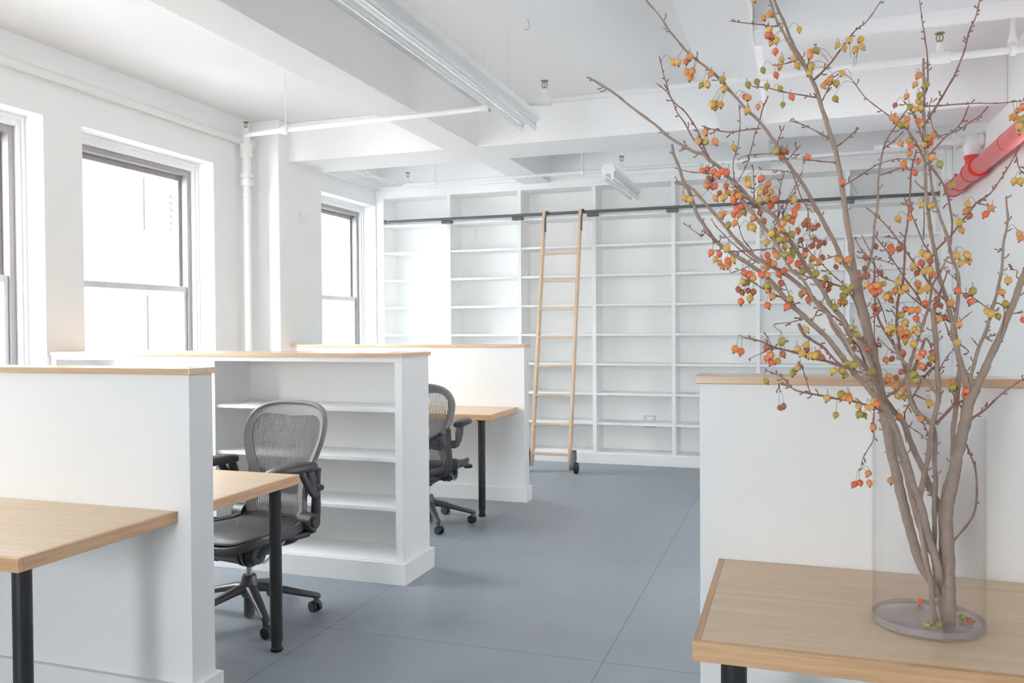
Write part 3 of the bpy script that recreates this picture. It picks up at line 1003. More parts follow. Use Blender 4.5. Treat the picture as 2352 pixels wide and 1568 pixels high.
NY, NZ = 4.93, 2.765
def near(x, k): return NY + (x + 1.0) * -0.045
pipe('sprinkler_pipe', 'white sprinkler pipe crossing under the beams near the front', [(-4.25, 5.80, 2.965), (-3.36, near(-3.36, 0), NZ), (RX - 0.005, near(RX, 0), NZ)], 0.0185,
     [((-3.36, near(-3.36, 0), NZ), (1, 0, 0), 0.027, 0.05), ((-1.85, near(-1.85, 0), NZ), (1, 0, 0), 0.027, 0.03), ((-1.45, near(-1.45, 0), NZ), (1, 0, 0), 0.027, 0.09), ((-.33, near(-.33, 0), NZ), (1, 0, 0), 0.027, 0.07), ((0.72, near(0.72, 0), NZ), (1, 0, 0), 0.030, 0.10), ((1.05, near(1.05, 0), NZ), (1, 0, 0), 0.026, 0.03)])
sprinkler('brass sprinkler head right of the long fluorescent light', -1.45, near(-1.45, 0), NZ + 0.028)
sprinkler('brass sprinkler head at the top right among branches', 0.72, near(0.72, 0), NZ + 0.03)
for x, lb in ((-3.36, 'thin white rod holding the front sprinkler pipe near the pier'), (-1.83, 'thin white rod holding the sprinkler pipe left of the fluorescent light'), (1.05, 'thick white hanger at the top right corner')):
    r = 0.003 if x < 0 else 0.011
    t = thing('pipe_hanger', lb, 'pipe hanger', (x, near(x, 0), NZ))
    cylo('rod', PIPEW, t, (0, 0, 0.03), (0, 0, CZ - NZ), r, n=10)
    bm = B()
    lathe(bm, [(0.026, -0.012), (0.030, -0.012), (0.030, 0.012), (0.026, 0.012)], n=20, closed=True)
    bmesh.ops.rotate(bm, verts=bm.verts, cent=(0, 0, 0), matrix=Matrix.Rotation(math.pi / 2, 3, 'Y'))
    if x > 0: lathe(bm, [(0.026, 0.035), (0.022, 0.05), (0.012, 0.09), (0.011, 0.12)], n=16)
    obj('clamp', bm, PIPEW, t, smooth=True)

# riser in the corner by the pier and the run along the window wall
t, o0 = pipe('riser_pipe', 'white vertical riser pipe in the corner by the pier', [(-4.335, 5.93, 0.0), (-4.335, 5.93, 2.93)], 0.036,
     [((-4.335, 5.93, 2.87), (0, 0, 1), 0.052, 0.11), ((-4.335, 5.93, 2.66), (0, 0, 1), 0.050, 0.035), ((-4.335, 5.93, 2.60), (0, 0, 1), 0.052, 0.05), ((-4.335, 5.93, 2.49), (0, 0, 1), 0.044, 0.02), ((-4.335, 5.93, 2.965), (0, 0, 1), 0.030, 0.07)])
sprinkler('brass sprinkler head in the corner above the riser', -4.335, 5.93, 3.01)
pipe('wall_pipe', 'white pipe along the window wall below the ceiling', [(-4.385, BACKY, 3.0), (-4.385, 6.098, 2.955)], 0.03,
     [((-4.385, 6.03, 2.955), (0, 1, 0), 0.042, 0.09)])
# far bay
FY, FZ = 7.40, 2.775
pipe('sprinkler_pipe', 'white sprinkler pipe in front of the bookcase cornice', [(-3.60, FY, FZ), (1.24, FY, FZ + 0.02)], 0.016,
     [((-3.55, FY, FZ), (1, 0, 0), 0.024, 0.06), ((-1.455, FY, FZ + .01), (1, 0, 0), 0.024, 0.07), ((-1.82, FY, FZ + .01), (1, 0, 0), 0.022, 0.025)])
sprinkler('far left sprinkler head above the first bookcase bay', -3.56, FY, FZ + 0.02)
sprinkler('far sprinkler head beside the small fluorescent light', -1.455, FY, FZ + 0.028)
for x, lb in ((-3.27, 'thin white rod hanging over the first bookcase bays'), (-1.82, 'thin white rod hanging above the ladder top')):
    t = thing('pipe_hanger', lb, 'pipe hanger', (x, FY, FZ))
    cylo('rod', PIPEW, t, (0, 0, 0.015), (0, 0, CZ - FZ), 0.0065, n=10)
    cylo('clamp', PIPEW, t, (-0.012, 0, 0), (0.012, 0, 0), 0.022, n=16)
pipe('wall_pipe', 'white pipe along the wall above the far window', [(-4.31, 6.785, 2.895), (-4.31, 8.23, 2.90)], 0.014)
pipe('ceiling_conduit', 'white conduit with fittings near the far left corner', [(-3.86, 6.785, 2.84), (-3.66, 7.38, 2.79)], 0.013, [((-3.80, 7.0, 2.825), (.3, 1, 0), 0.026, 0.07), ((-3.73, 7.2, 2.805), (.3, 1, 0), 0.022, 0.05)])
t = thing('wall_bracket', 'small white bell shaped fitting on the side of the pier', 'fixture', (PX, 6.42, 2.36))
bm = B()
cyl(bm, (0, 0, 0), (0.035, 0, 0), 0.012, n=14)
lathe(bm, [(0.006, 0.07), (0.016, 0.06), (0.020, 0.02), (0.012, -0.01), (0.004, -0.06)], (0.035, 0, 0), 16)
obj('bell', bm, PIPEW, t, smooth=True)
t = thing('ceiling_hook', 'tiny bent wire hook on the ceiling', 'hook', (-1.46, 4.64, CZ))
bm = B()
tube(bm, spline([(0, 0, 0), (0.008, 0, -0.02), (0.012, 0, -0.045), (-0.004, 0, -0.06), (-0.018, 0, -0.05)], 4), 0.0015, 6)
obj('wire', bm, OUTL, t, smooth=True)

# red standpipe
rp = thing('standpipe', 'thick red standpipe with couplings near the right wall', 'pipe', (1.25, 0, 2.505))
def seg(name, y0, y1, r, mt=REDP, par=rp): return cylo(name, mt, par, (0, y0, 0), (0, y1, 0), r, n=32)
seg('pipe_run', 3.6, 7.62, 0.057)
seg('coupling', 6.72, 6.98, 0.069)
seg('coupling_ring', 6.70, 6.735, 0.075, REDD)
seg('coupling_ring', 6.965, 7.0, 0.075, REDD)
seg('coupling', 7.45, 7.74, 0.066)
seg('end_cap', 7.74, 7.80, 0.05, REDD)
seg('coupling_ring', 7.71, 7.745, 0.072, REDD)
seg('joint_ring', 5.86, 5.88, 0.0595, REDD)
bm = B()
cyl(bm, (0, 6.98, 0.04), (0, 6.98, 0.12), 0.044, n=24)
cyl(bm, (0, 6.98, 0.105), (0, 6.98, 0.125), 0.052, n=24)
obj('tee_branch', bm, REDD, rp, smooth=True)
bm = B(); cyl(bm, (0, 7.62, 0.05), (0, 7.62, 0.10), 0.012, n=12)
obj('plug', bm, REDD, rp, smooth=True)
t = thing('pipe_tee', 'white pipe tee above the red standpipe', 'pipe fitting', (1.25, 6.98, 2.64))
bm = B()
lathe(bm, [(0.046, -0.008), (0.052, 0.0), (0.062, 0.05), (0.066, 0.06), (0.066, 0.11), (0.05, 0.14)], n=28)
cyl(bm, (-0.10, 0, 0.10), (0.078, 0, 0.10), 0.045, n=24)
cyl(bm, (-0.115, 0, 0.10), (-0.09, 0, 0.10), 0.058, n=24)
cyl(bm, (0.04, 0, 0.10), (0.065, 0, 0.10), 0.058, n=24)
obj('tee_body', bm, PIPEW, t, smooth=True)
bm = B(); cyl(bm, (-0.64, 0, 0.10), (-0.112, 0, 0.10), 0.024, n=18); cyl(bm, (-0.64, 0, 0.10), (-0.64, 0.06, 0.10), 0.024, n=12)
obj('side_pipe', bm, PIPEW, t, smooth=True)
for x, y, lb in ((1.17, 7.60, 'thin white rod down to the end of the red standpipe'), (1.25, 5.2, 'thin white rod holding the red standpipe at the right edge')):
    t = thing('pipe_hanger', lb, 'pipe hanger', (x, y, 2.57))
    cylo('rod', PIPEW, t, (0, 0, 0.0), (0, 0, CZ - 2.57), 0.009, n=10)

# ---------------------------------------------------------------- vase
VC, VR, VH = (0.266, 1.932), 0.108, 0.437
vs = thing('glass_vase', 'tall clear glass cylinder vase on the near oak desk', 'vase', (VC[0], VC[1], 0.7504))
bm = B()
lathe(bm, [(VR - 0.006, 0.0), (VR - 0.001, 0.006), (VR, 0.014), (VR, VH - 0.002), (VR - 0.0018, VH), (VR - 0.0036, VH - 0.002), (VR - 0.0036, 0.016)], n=72, closed=False)
bm.faces.ensure_lookup_table()
big = [f for f in bm.faces if len(f.verts) > 8]
bmesh.ops.delete(bm, geom=big, context='FACES_ONLY')
obj('vase_wall', bm, VASEG, vs, smooth=True)
GL = thin_glass('thick_base_glass', (0.98, 0.975, 0.985, 1), 2.2, haze=0.09)
bm = B()
lathe(bm, [(VR - 0.012, 0.0), (VR - 0.0045, 0.005), (VR - 0.0042, 0.012), (VR - 0.014, 0.0155), (VR * 0.5, 0.0145), (0.01, 0.0135)], n=72)
obj('vase_base', bm, GL, vs, smooth=True)
bm = B()
lathe(bm, [(VR + 0.0004, 0.003), (VR + 0.0006, 0.009), (VR + 0.0002, 0.0165), (VR - 0.0015, 0.018), (VR - 0.0015, 0.003)], n=72, closed=True)
obj('vase_foot_ring', bm, thin_glass('violet_foot_glass', (0.90, 0.86, 0.88, 1), 1.6, haze=0.13), vs, smooth=True)

# ---------------------------------------------------------------- branches
WOOD = '''1,1,2830,19300,8105,91,2698,19300,8441,92,2499,19300,8791,93,2382,19300,9196,94,2273,19300,9650,95,2180,19300,10059,96,2096,19300,10424,97,2020,19300,10790,98,1944,19300,11110,99,1893,19300,11432,100,1825,19300,11800,101,1780,19371,12117,102,1734,19432,12391,103,1642,19564,12991,105,1514,19718,13696,107,1391,19838,14251,108,1300,19932,14698,110,1267,19985,14952,111|2,1,2831,18980,8546,72,2766,18980,8954,70,2652,18980,9350,69,2554,18980,9740,67,2447,18980,10229,66,2316,18980,10520,64,2226,18980,10923,63,2110,18980,11262,61,2010,18980,11612,60,1849,18862,11937,58,1620,18707,12271,56,1367,18550,12583,55,1204,18456,12756,53,954,18289,13100,51,665,18097,13486,49,396,17941,13762,48,112,17778,14044,46,-62,17683,14193,44,-301,17527,14489,43,-562,17361,14790,41,-838,17217,14988,39,-1185,17038,15226,38,-1465,16885,15446,36,-1620,16762,15687,34,-1796,16618,15967,33,-1895,16466,16298,31,-1996,16347,16545,29,-2086,16217,16821,28,-2161,16108,17046,26,-2182,16026,17221,25|3,1,3037,19580,8252,74,2986,19580,8757,72,2977,19580,9450,70,2935,19580,9771,69,2859,19580,10035,67,2726,19580,10333,66,2616,19580,10643,64,2482,19580,10943,63,2329,19580,11357,61,2221,19600,11687,60,2015,19678,11955,58,1697,19801,12392,57,1503,19907,12842,56,1250,19989,13117,55,1047,20073,13454,54,841,20150,13758,52,733,20213,14044,51,494,20289,14326,49,252,20363,14592,48,-129,20465,14928,47,-518,20557,15178,45,-865,20638,15401,44,-1097,20699,15621,42,-1352,20771,15908,41,-1623,20852,16254,39,-1897,20930,16583,38,-2175,21008,16917,36,-2425,21077,17221,34,-2819,21153,17386,33|4,1,2842,19500,8766,64,2591,19500,9349,63,2439,19500,9849,62,2295,19500,10492,61,2151,19500,11044,60,2014,19500,11551,58,1862,19428,11974,57,1692,19348,12443,55,1575,19272,12901,54,1319,19170,13468,52,1101,19117,13701,51,943,19066,13970,50,742,19014,14213,48,558,18950,14557,47,312,18879,14911,46,84,18801,15328,44,-117,18739,15654,43,-292,18686,15924,41,-415,18647,16128,40,-697,18587,16357,39,-926,18537,16548,37,-1103,18492,16764,36,-1333,18441,16974,35,-1537,18392,17192,33,-1715,18354,17337,32,-1840,18324,17479,31,-2073,18283,17545,29,-2533,18195,17841,28,-2821,18130,18121,27,-3257,18041,18466,25,-3667,17955,18811,24,-4016,17886,19071,23,-4266,17841,19215,21|5,1,2825,19380,8430,50,2783,19380,8849,50,2799,19380,9264,49,2789,19380,9970,48,2813,19380,10576,47,2788,19380,10987,46,2795,19380,11545,45,2649,19400,11777,45,2574,19400,11839,44,2382,19400,12036,43,2290,19400,12403,42,2273,19400,12744,41|6,1,2802,19100,7547,54,2744,19100,7804,54,2703,19100,8091,54,2678,19100,8497,53,2555,19100,9123,53,2480,19100,9681,53,2496,19100,10209,53,2552,19100,10611,52,2585,19100,10821,52,2642,19100,11122,52,2674,19100,11430,51,2722,19100,11802,51,2832,19193,12202,51,2851,19267,12531,51,2839,19359,12944,51,2828,19456,13379,51,2791,19548,13800,51,2800,19618,14123,51|7,1,3033,19180,7427,122,3049,19180,7710,121,3056,19180,8119,120,3047,19180,8517,120,3030,19180,8923,119,3005,19180,9328,118,2988,19180,9725,118,3012,19180,10016,117,3068,19180,10326,116,3116,19180,10626,115,3179,19180,11034,115,3267,19180,11442,114,3341,19200,11836,113,3404,19200,12240,112,3507,19200,12466,111|8,1,3026,19500,7536,60,2926,19500,7942,59,2925,19500,8681,58,2948,19500,9236,58,2939,19500,9697,57,3004,19500,10253,56,3127,19500,10764,55,3167,19500,11187,55,3158,19500,11497,54,3190,19500,11800,53,3230,19500,12312,53,3278,19500,12777,52,3269,19500,13005,51,3211,19500,13332,51,3162,19500,13724,50|1,1,1283,19958,14805,53,1052,19825,15159,51,867,19688,15547,48,656,19533,15978,46,447,19395,16350,44,240,19249,16746,41,7,19113,17086,39,-224,18977,17424,37,-356,18885,17667,35,-663,18706,18100,33,-969,18558,18415,30,-1298,18388,18790,28,-1548,18259,19074,26,-1876,18109,19359,24,-2099,18007,19554,22,-2371,17865,19859,20,-2637,17699,20245,18,-2928,17538,20595,16,-3031,17453,20803,14|1,1,1275,19958,14844,67,1226,20045,15266,65,1187,20142,15741,62,1111,20247,16263,59,1018,20395,17006,56,878,20568,17888,54,732,20669,18401,51,594,20770,18919,48,444,20871,19445,45,292,20941,19795,42,137,21009,20138,39,-19,21077,20485,36,-206,21176,21015,33,-427,21284,21591,30,-548,21339,21890,26|5,1,2273,19400,12726,32,2161,19537,13117,31,2131,19649,13459,29,2102,19779,13862,28,2132,19908,14270,26,2242,20041,14681,25,2307,20162,15068,23,2336,20345,15667,21,2404,20475,16093,20,2455,20617,16565,18,2503,20797,17176,17,2640,20970,17748,15|5,1,2273,19400,12707,37,2375,19487,13092,34,2512,19584,13515,32,2641,19674,13913,29,2743,19746,14228,27,2804,19826,14602,24,2956,19894,14872,21,3137,19983,15245,19|7,1,3483,19200,12394,76,3622,19272,12677,73,3807,19371,13076,70,4062,19510,13638,67,4269,19633,14148,64,4423,19731,14562,62,4552,19819,14941,59|7,1,3420,19200,12348,71,3364,19158,12529,66,3273,19095,12799,61,3228,19063,12933,56,3142,18981,13291,50,3065,18900,13646,45,3058,18860,13822,40|8,1,3277,19500,12941,45,3210,19644,13586,44,3092,19792,14252,43,2959,19911,14789,41,2882,20029,15342,40,2819,20129,15815,38,2774,20244,16371,37,2749,20310,16695,35,2746,20424,17259,33,2754,20552,17897,32,2752,20680,18544,30,2773,20776,19032,28,2779,20890,19618,26,2774,20921,19774,25|8,1,3162,19500,13642,41,3212,19367,14238,38,3208,19253,14746,35,3077,19145,15208,33,2976,19062,15560,30,2814,18952,16016,28,2697,18862,16390,25,2626,18761,16819,23,2585,18701,17073,20,2529,18639,17328,18|1,0,263,20952,19852,41,137,20904,20056,38,-28,20847,20291,34,-202,20774,20613,31,-357,20709,20895,27,-491,20625,21288,24,-558,20569,21550,20|1,0,1299,19916,14591,34,1382,19966,14726,32,1541,20075,15036,30,1650,20208,15458,29,1707,20362,15966,27,1772,20489,16388,25,1825,20688,17063,24,1872,20811,17487,22,1935,20900,17787,20,2034,20981,18044,19,2276,21120,18444,17,2528,21251,18802,15|1,0,1935,20900,17807,20,2131,20857,17941,15,2368,20798,18166,10|1,0,454,20883,19528,25,626,20889,19695,23,779,20896,19852,21,1044,20908,20189,19,1288,20919,20515,17,1447,20925,20648,14,1586,20930,20753,12,1909,20947,21214,10|1,0,528,20804,19075,20,442,20796,19101,18,164,20773,19172,16,-291,20736,19287,14,-614,20710,19393,12,-949,20683,19460,10|1,0,805,20602,18050,20,749,20606,18096,18,467,20627,18283,15,162,20649,18464,13,-107,20668,18572,10|1,0,897,20568,17857,17,1149,20593,18032,14,1417,20622,18274,10|1,0,930,20482,17481,17,817,20450,17493,15,404,20335,17550,12,187,20275,17564,10|1,0,1018,20395,16947,15,1135,20355,16973,14,1558,20190,17210,13,1807,20093,17330,12,2153,19969,17387,10,2547,19829,17314,9|1,0,1865,20729,17186,15,2272,20823,17323,12,2448,20862,17348,10|1,0,-357,20709,20895,15,-386,20696,20802,14,-708,20648,20866,13,-973,20608,20915,12,-1446,20538,21011,10|1,0,-664,18736,18014,16,-1003,18675,17981,15,-1343,18614,17958,13,-1659,18558,18028,11,-1894,18514,18112,9|1,0,-294,18946,17507,14,-385,18977,17501,12,-975,19168,17533,11,-1184,19241,17456,9|1,0,-575,20714,19206,15,-693,20708,18908,15,-793,20701,18504,14,-862,20698,18345,13,-952,20691,17990,12,-1052,20685,17635,11,-1273,20676,17213,10,-1333,20674,17113,9|1,0,-1333,20675,17186,13,-1379,20767,17672,12,-1282,20852,18110,11,-1226,20949,18628,10,-1261,21047,19158,10|1,0,244,20986,20018,15,137,20984,20059,14,-205,20979,19992,12,-482,20975,19989,10|1,0,-294,18931,17551,14,-330,18946,17715,13,-276,18961,17883,11,-187,18982,18095,9|1,0,-162,19023,17306,12,-99,19000,17373,10,148,18911,17634,8|1,0,16,19136,17052,14,-46,19142,17085,12,-335,19168,17166,10,-737,19204,17218,9|1,0,-190,19155,17116,12,-263,19213,16894,11,-301,19271,16658,11,-340,19391,16160,10,-396,19437,15976,9|1,0,-331,19398,16113,13,-276,19402,16360,11,-93,19407,16628,10,61,19411,16887,9,188,19416,17184,8|1,0,-20,19139,17064,12,141,19217,16587,11,293,19273,16257,10,311,19327,15913,9,348,19369,15641,8|1,0,604,20770,18928,15,709,20796,19156,13,785,20817,19346,12,852,20840,19556,10|1,0,282,20941,19796,20,339,20886,19977,17,472,20804,20221,14,500,20772,20329,10|1,0,1174,19916,14575,19,933,19961,14669,18,644,20012,14765,17,304,20071,14875,16,5,20124,15005,15,-260,20169,15075,14,-557,20218,15147,13|2,0,87,17832,13817,31,203,17848,13587,29,369,17862,13464,26,558,17877,13332,24,698,17891,13157,22,910,17910,12958,20,1169,17929,12863,17,1491,17952,12745,15,1603,17965,12581,13|2,0,1121,17926,12898,30,934,17897,12941,28,582,17844,13063,26,302,17802,13132,23,-13,17754,13238,21,-372,17701,13335,18,-658,17657,13469,16,-996,17609,13541,13|2,0,-381,17701,13326,11,-422,17687,13318,10,-656,17601,13214,8,-873,17520,13101,7|2,0,-414,17694,13353,11,-440,17705,13388,9,-543,17766,13608,7|2,0,-372,17701,13335,11,-280,17699,13441,9,-204,17697,13520,7|2,0,1764,18836,11983,27,1682,18850,12016,25,1402,18897,12104,24,1133,18941,12177,22,741,19003,12247,21,367,19060,12310,19,92,19101,12358,18,-114,19135,12456,16,-322,19166,12508,14|2,0,-322,19166,12508,12,-305,19192,12401,10,-287,19213,12314,9|2,0,-51,19124,12448,14,-87,19131,12485,13,-222,19158,12624,11,-432,19192,12744,10,-616,19218,12779,9|2,0,349,19060,12319,14,331,19067,12336,13,244,19145,12603,11,165,19221,12872,10,66,19263,12983,9|2,0,1584,18866,12021,11,1610,19380,11552,11,1610,19380,11319,10,1412,19380,10936,9,1360,19380,10652,8|2,0,-1620,16762,15696,11,-1699,16795,15566,9,-1819,16822,15626,8,-2091,16892,15844,7|2,0,-1642,16738,15745,11,-1667,16734,15644,9,-1517,16725,15484,8,-1451,16721,15413,6|2,0,-111,17631,14280,15,-304,17697,14373,14,-593,17796,14532,12,-924,17916,14778,10,-1022,17957,14882,8|2,0,154,17805,14000,11,154,17828,13913,10,-63,17890,13844,9,-386,17977,13794,8,-234,18033,13641,7|2,0,354,17914,13797,13,345,17902,13841,11,483,17810,14136,9,571,17748,14333,7|2,0,-62,17683,14193,11,29,17658,14165,10,-62,17609,14339,8,-185,17527,14634,7|3,0,-775,20611,15251,15,-1030,20558,15431,14,-1334,20490,15704,13,-1590,20428,15966,11,-1748,20389,16144,10,-1845,20358,16300,8|3,0,-1515,20490,15555,16,-1141,20596,15551,13,-689,20725,15598,11,-415,20803,15615,8|3,0,-945,20660,15581,13,-1144,20648,15856,11,-1262,20633,16243,8|3,0,-834,20602,15304,13,-1144,20629,15140,11,-1437,20653,15046,8|1,0,1368,19758,13888,14,1277,19714,14222,13,1141,19670,14546,12,837,19614,14855,11,576,19565,15136,10,323,19518,15408,9,242,19495,15572,8|1,0,323,19518,15408,14,151,19519,15501,11,6,19520,15564,8|1,0,924,19756,15330,12,608,19731,15224,8|3,0,1512,19907,12861,24,1367,19867,13265,22,1142,19832,13554,19,925,19782,14036,17,717,19755,14231,14|3,0,531,20251,14127,20,865,20271,13965,17,1178,20294,13677,15,1534,20320,13352,12|4,0,-1139,18499,16702,42,-991,18395,16392,40,-764,18268,16052,38,-586,18177,15825,37,-360,18046,15487,35,-214,17948,15224,33,-62,17837,14928,32,170,17723,14687,30,379,17564,14278,28,499,17498,14138,27,679,17399,13930,25,900,17243,13566,24,1113,17059,13122,22,1276,16905,12754,20|4,0,-1573,18386,17212,21,-1646,18390,17255,20,-1793,18408,17567,19,-1941,18429,17938,18,-2062,18443,18185,17,-2240,18460,18449,16,-2456,18475,18651,15,-2570,18486,18845,14,-2695,18510,19290,13,-2802,18533,19727,12|4,0,-1688,18361,17308,19,-1736,18379,17371,18,-1889,18454,17640,17,-2071,18519,17845,16,-2259,18615,18213,15,-2449,18699,18526,14,-2552,18765,18791,13,-2714,18833,19046,12,-2927,18897,19239,11|4,0,-2119,18283,17548,12,-2204,18301,17679,10,-2233,18312,17777,8|4,0,-793,18331,16254,11,-798,18470,16770,9,-829,18586,17207,7|4,0,-248,18695,15886,14,-205,18760,16169,12,-99,18831,16460,11,-11,18867,16591,9,148,18937,16842,7|4,0,-1192,18475,16785,19,-1044,18559,16576,16,-868,18631,16446,14,-692,18706,16298,12|4,0,-1620,18400,17032,12,-1897,18431,17083,11,-2179,18462,17135,9,-2464,18494,17245,8|5,0,2153,19537,13108,28,1939,19441,13491,26,1752,19360,13807,23,1652,19286,14132,21,1616,19170,14654,18,1609,19089,15016,16,1572,19046,15206,14|8,0,3163,19411,14041,27,3126,19437,14142,25,2793,19569,14545,24,2564,19676,14925,22,2290,19794,15343,20,2077,19892,15708,18,1834,19991,16062,16,1516,20095,16388,14|8,0,3193,19693,13779,23,2944,19801,13985,22,2672,19909,14158,20,2538,19993,14398,19,2353,20103,14710,17,2115,20247,15137,15,1948,20352,15460,14,1725,20465,15781,12|5,0,1609,19089,15016,14,1631,19242,14445,12,1636,19395,13864,11,1622,19534,13330,9|5,0,1647,19228,14416,12,1767,19242,14129,10,1870,19259,13760,7|5,0,2151,19514,13043,14,2118,19525,13117,12,1900,19567,13302,11,1706,19609,13517,9|5,0,2597,19722,14174,14,2247,19630,14503,13,2045,19577,14691,12,1766,19516,14825,11,1641,19465,15068,10,1412,19398,15341,9,1225,19328,15658,8|5,0,1542,19409,15365,12,1367,19499,15754,8|5,0,1291,19398,15233,12,1688,19418,15175,10,1979,19433,15083,7|5,0,2324,20315,15520,13,2171,20285,15667,10,1884,20243,15742,8|5,0,2095,19800,13947,12,1985,19739,14136,8|5,0,2273,19400,12670,37,2096,19477,12394,32,1956,19519,12295,28,1865,19547,12226,23|5,0,2833,19487,12929,23,2717,19543,12815,21,2602,19617,12625,19,2495,19701,12385,17,2356,19811,12063,16,2271,19892,11817,14,2316,19900,11211,12|5,0,2432,19738,12287,19,2651,19666,12195,14,2818,19603,12074,9|5,0,2273,19400,12449,18,2416,19469,12123,15,2657,19460,11531,12,2658,19460,11439,9|5,0,2298,19900,11609,14,2384,19900,11564,12,2573,19900,11428,10,2726,19900,11292,8|6,0,2846,19178,12158,41,2789,19126,12378,38,2525,19037,12641,35,2312,18967,12840,32,2098,18893,13067,30,1975,18814,13383,27|6,0,2336,18967,12840,31,2444,18923,13139,27,2558,18870,13497,22,2658,18837,13294,18|6,0,2797,19595,14012,23,2870,19645,14288,19,2987,19705,14611,15,3103,19766,14934,12|6,0,2779,19100,11713,31,2859,19100,11833,30,3090,19189,12091,28,3169,19230,12233,27|6,0,2759,19685,14569,19,2718,19576,14933,17,2729,19479,15247,15,2577,19394,15482,14,2419,19268,15867,12,2238,19138,16249,11,2165,19079,16425,9|6,0,2574,19373,15562,14,2585,19403,15957,11,2582,19442,16482,9|6,0,2857,19313,12737,14,2919,19241,12968,12,3028,19166,13178,10,3080,19141,13233,8|7,0,3404,19158,12529,40,3433,19191,12751,38,3555,19257,13177,36,3734,19330,13640,33,3830,19381,13970,31,3954,19451,14434,29,4063,19532,14973,27,4099,19592,15388,25,4173,19649,15777,22,4184,19706,16169,20,4183,19744,16436,18|7,0,3421,19200,11812,27,3498,19187,11887,25,3681,19158,12037,22,3854,19125,12239,20,4018,19095,12420,18,4181,19068,12565,15,4350,19040,12692,13|7,0,3062,19180,9233,23,3223,19180,9443,22,3390,19180,9671,21,3493,19180,9929,20,3539,19180,10344,20,3523,19180,10790,19,3435,19180,11090,18,3347,19180,11337,18|7,0,3622,19272,12677,12,3721,19379,12995,7|7,0,3947,19416,14219,13,4089,19417,14048,11,3989,19420,13370,8|7,0,4236,19592,13995,13,4492,19682,14029,8|7,0,3674,19306,13480,13,3743,19295,13516,11,3903,19270,13560,8|7,0,3599,19281,13311,13,3434,19206,13518,8|7,0,3832,19393,14033,13,3809,19396,14078,12,3495,19426,14343,10,3273,19443,14439,8|7,0,4079,19572,15253,12,4068,19560,15288,9,3898,19502,15334,7|7,0,4413,19760,14716,12,4362,19745,14771,10,4373,19723,14877,9,4232,19691,14906,7|7,0,3184,18860,13839,11,3391,18840,14047,7|7,0,3187,18968,13389,13,3348,18985,13238,11,3271,18994,13158,8|7,0,3349,19200,11989,22,3229,19158,12124,19,3099,19098,12350,15,3014,19065,12458,11|8,0,4114,18721,17123,13,4155,18633,16841,11,4232,18576,16683,8|8,0,2780,20760,18910,19,2859,20825,19192,18,2859,20964,19846,16,2820,21071,20355,14,2769,21164,20806,12,2728,21271,21325,10|8,0,2779,20616,18237,24,2813,20606,18309,22,3055,20545,18723,21,3318,20474,19202,19,3516,20398,19752,17,3591,20353,20094,15,3715,20307,20417,13,3788,20255,20807,12|8,0,2754,20696,18635,19,2800,20711,18654,18,3240,20844,18676,16,3761,21001,18706,14,4253,21149,18698,12,4854,21332,18747,11|8,0,2567,18680,17176,18,2600,18694,17211,17,2869,18807,17520,16,3061,18878,17686,15,3222,18949,17890,14,3363,19040,18206,13|8,0,4098,21100,18623,17,3913,21077,18411,16,3693,21055,18270,14,3410,21028,18093,13,3062,20998,18016,11,2891,20983,17948,10|8,0,2570,18701,17057,22,2601,18699,16993,21,2782,18689,16700,20,2930,18677,16272,20,2999,18665,15850,19,2975,18655,15476,18,2927,18648,15216,17|8,0,2910,20046,15389,21,3197,20052,15706,20,3415,20057,15995,19,3680,20063,16354,18,3886,20067,16500,17,3992,20069,16614,16,4171,20073,16898,15,4357,20079,17234,13,4557,20085,17603,12,4637,20087,17733,11|8,0,2751,20531,17787,24,2633,20568,18190,20,2504,20600,18547,16,2330,20627,18792,12|8,0,2781,20424,17285,24,2575,20456,17785,20,2402,20477,18092,16,2270,20487,18202,12|8,0,2270,20487,18250,15,2014,20500,18469,13,1556,20523,18896,11,1265,20541,19332,10|8,0,3203,19272,14631,12,3149,19281,14731,9,2942,19306,14946,7|8,0,3036,19747,13826,12,3169,19852,13482,10,3133,19886,13593,7|8,0,2783,20310,16693,14,2601,20311,16847,12,2523,20312,16957,10|8,0,2869,18807,17528,11,2685,18795,17698,10,2602,18773,18139,8,2648,18762,18359,7|8,0,3663,20063,16373,14,3850,20093,16321,12,4087,20131,16258,9'''
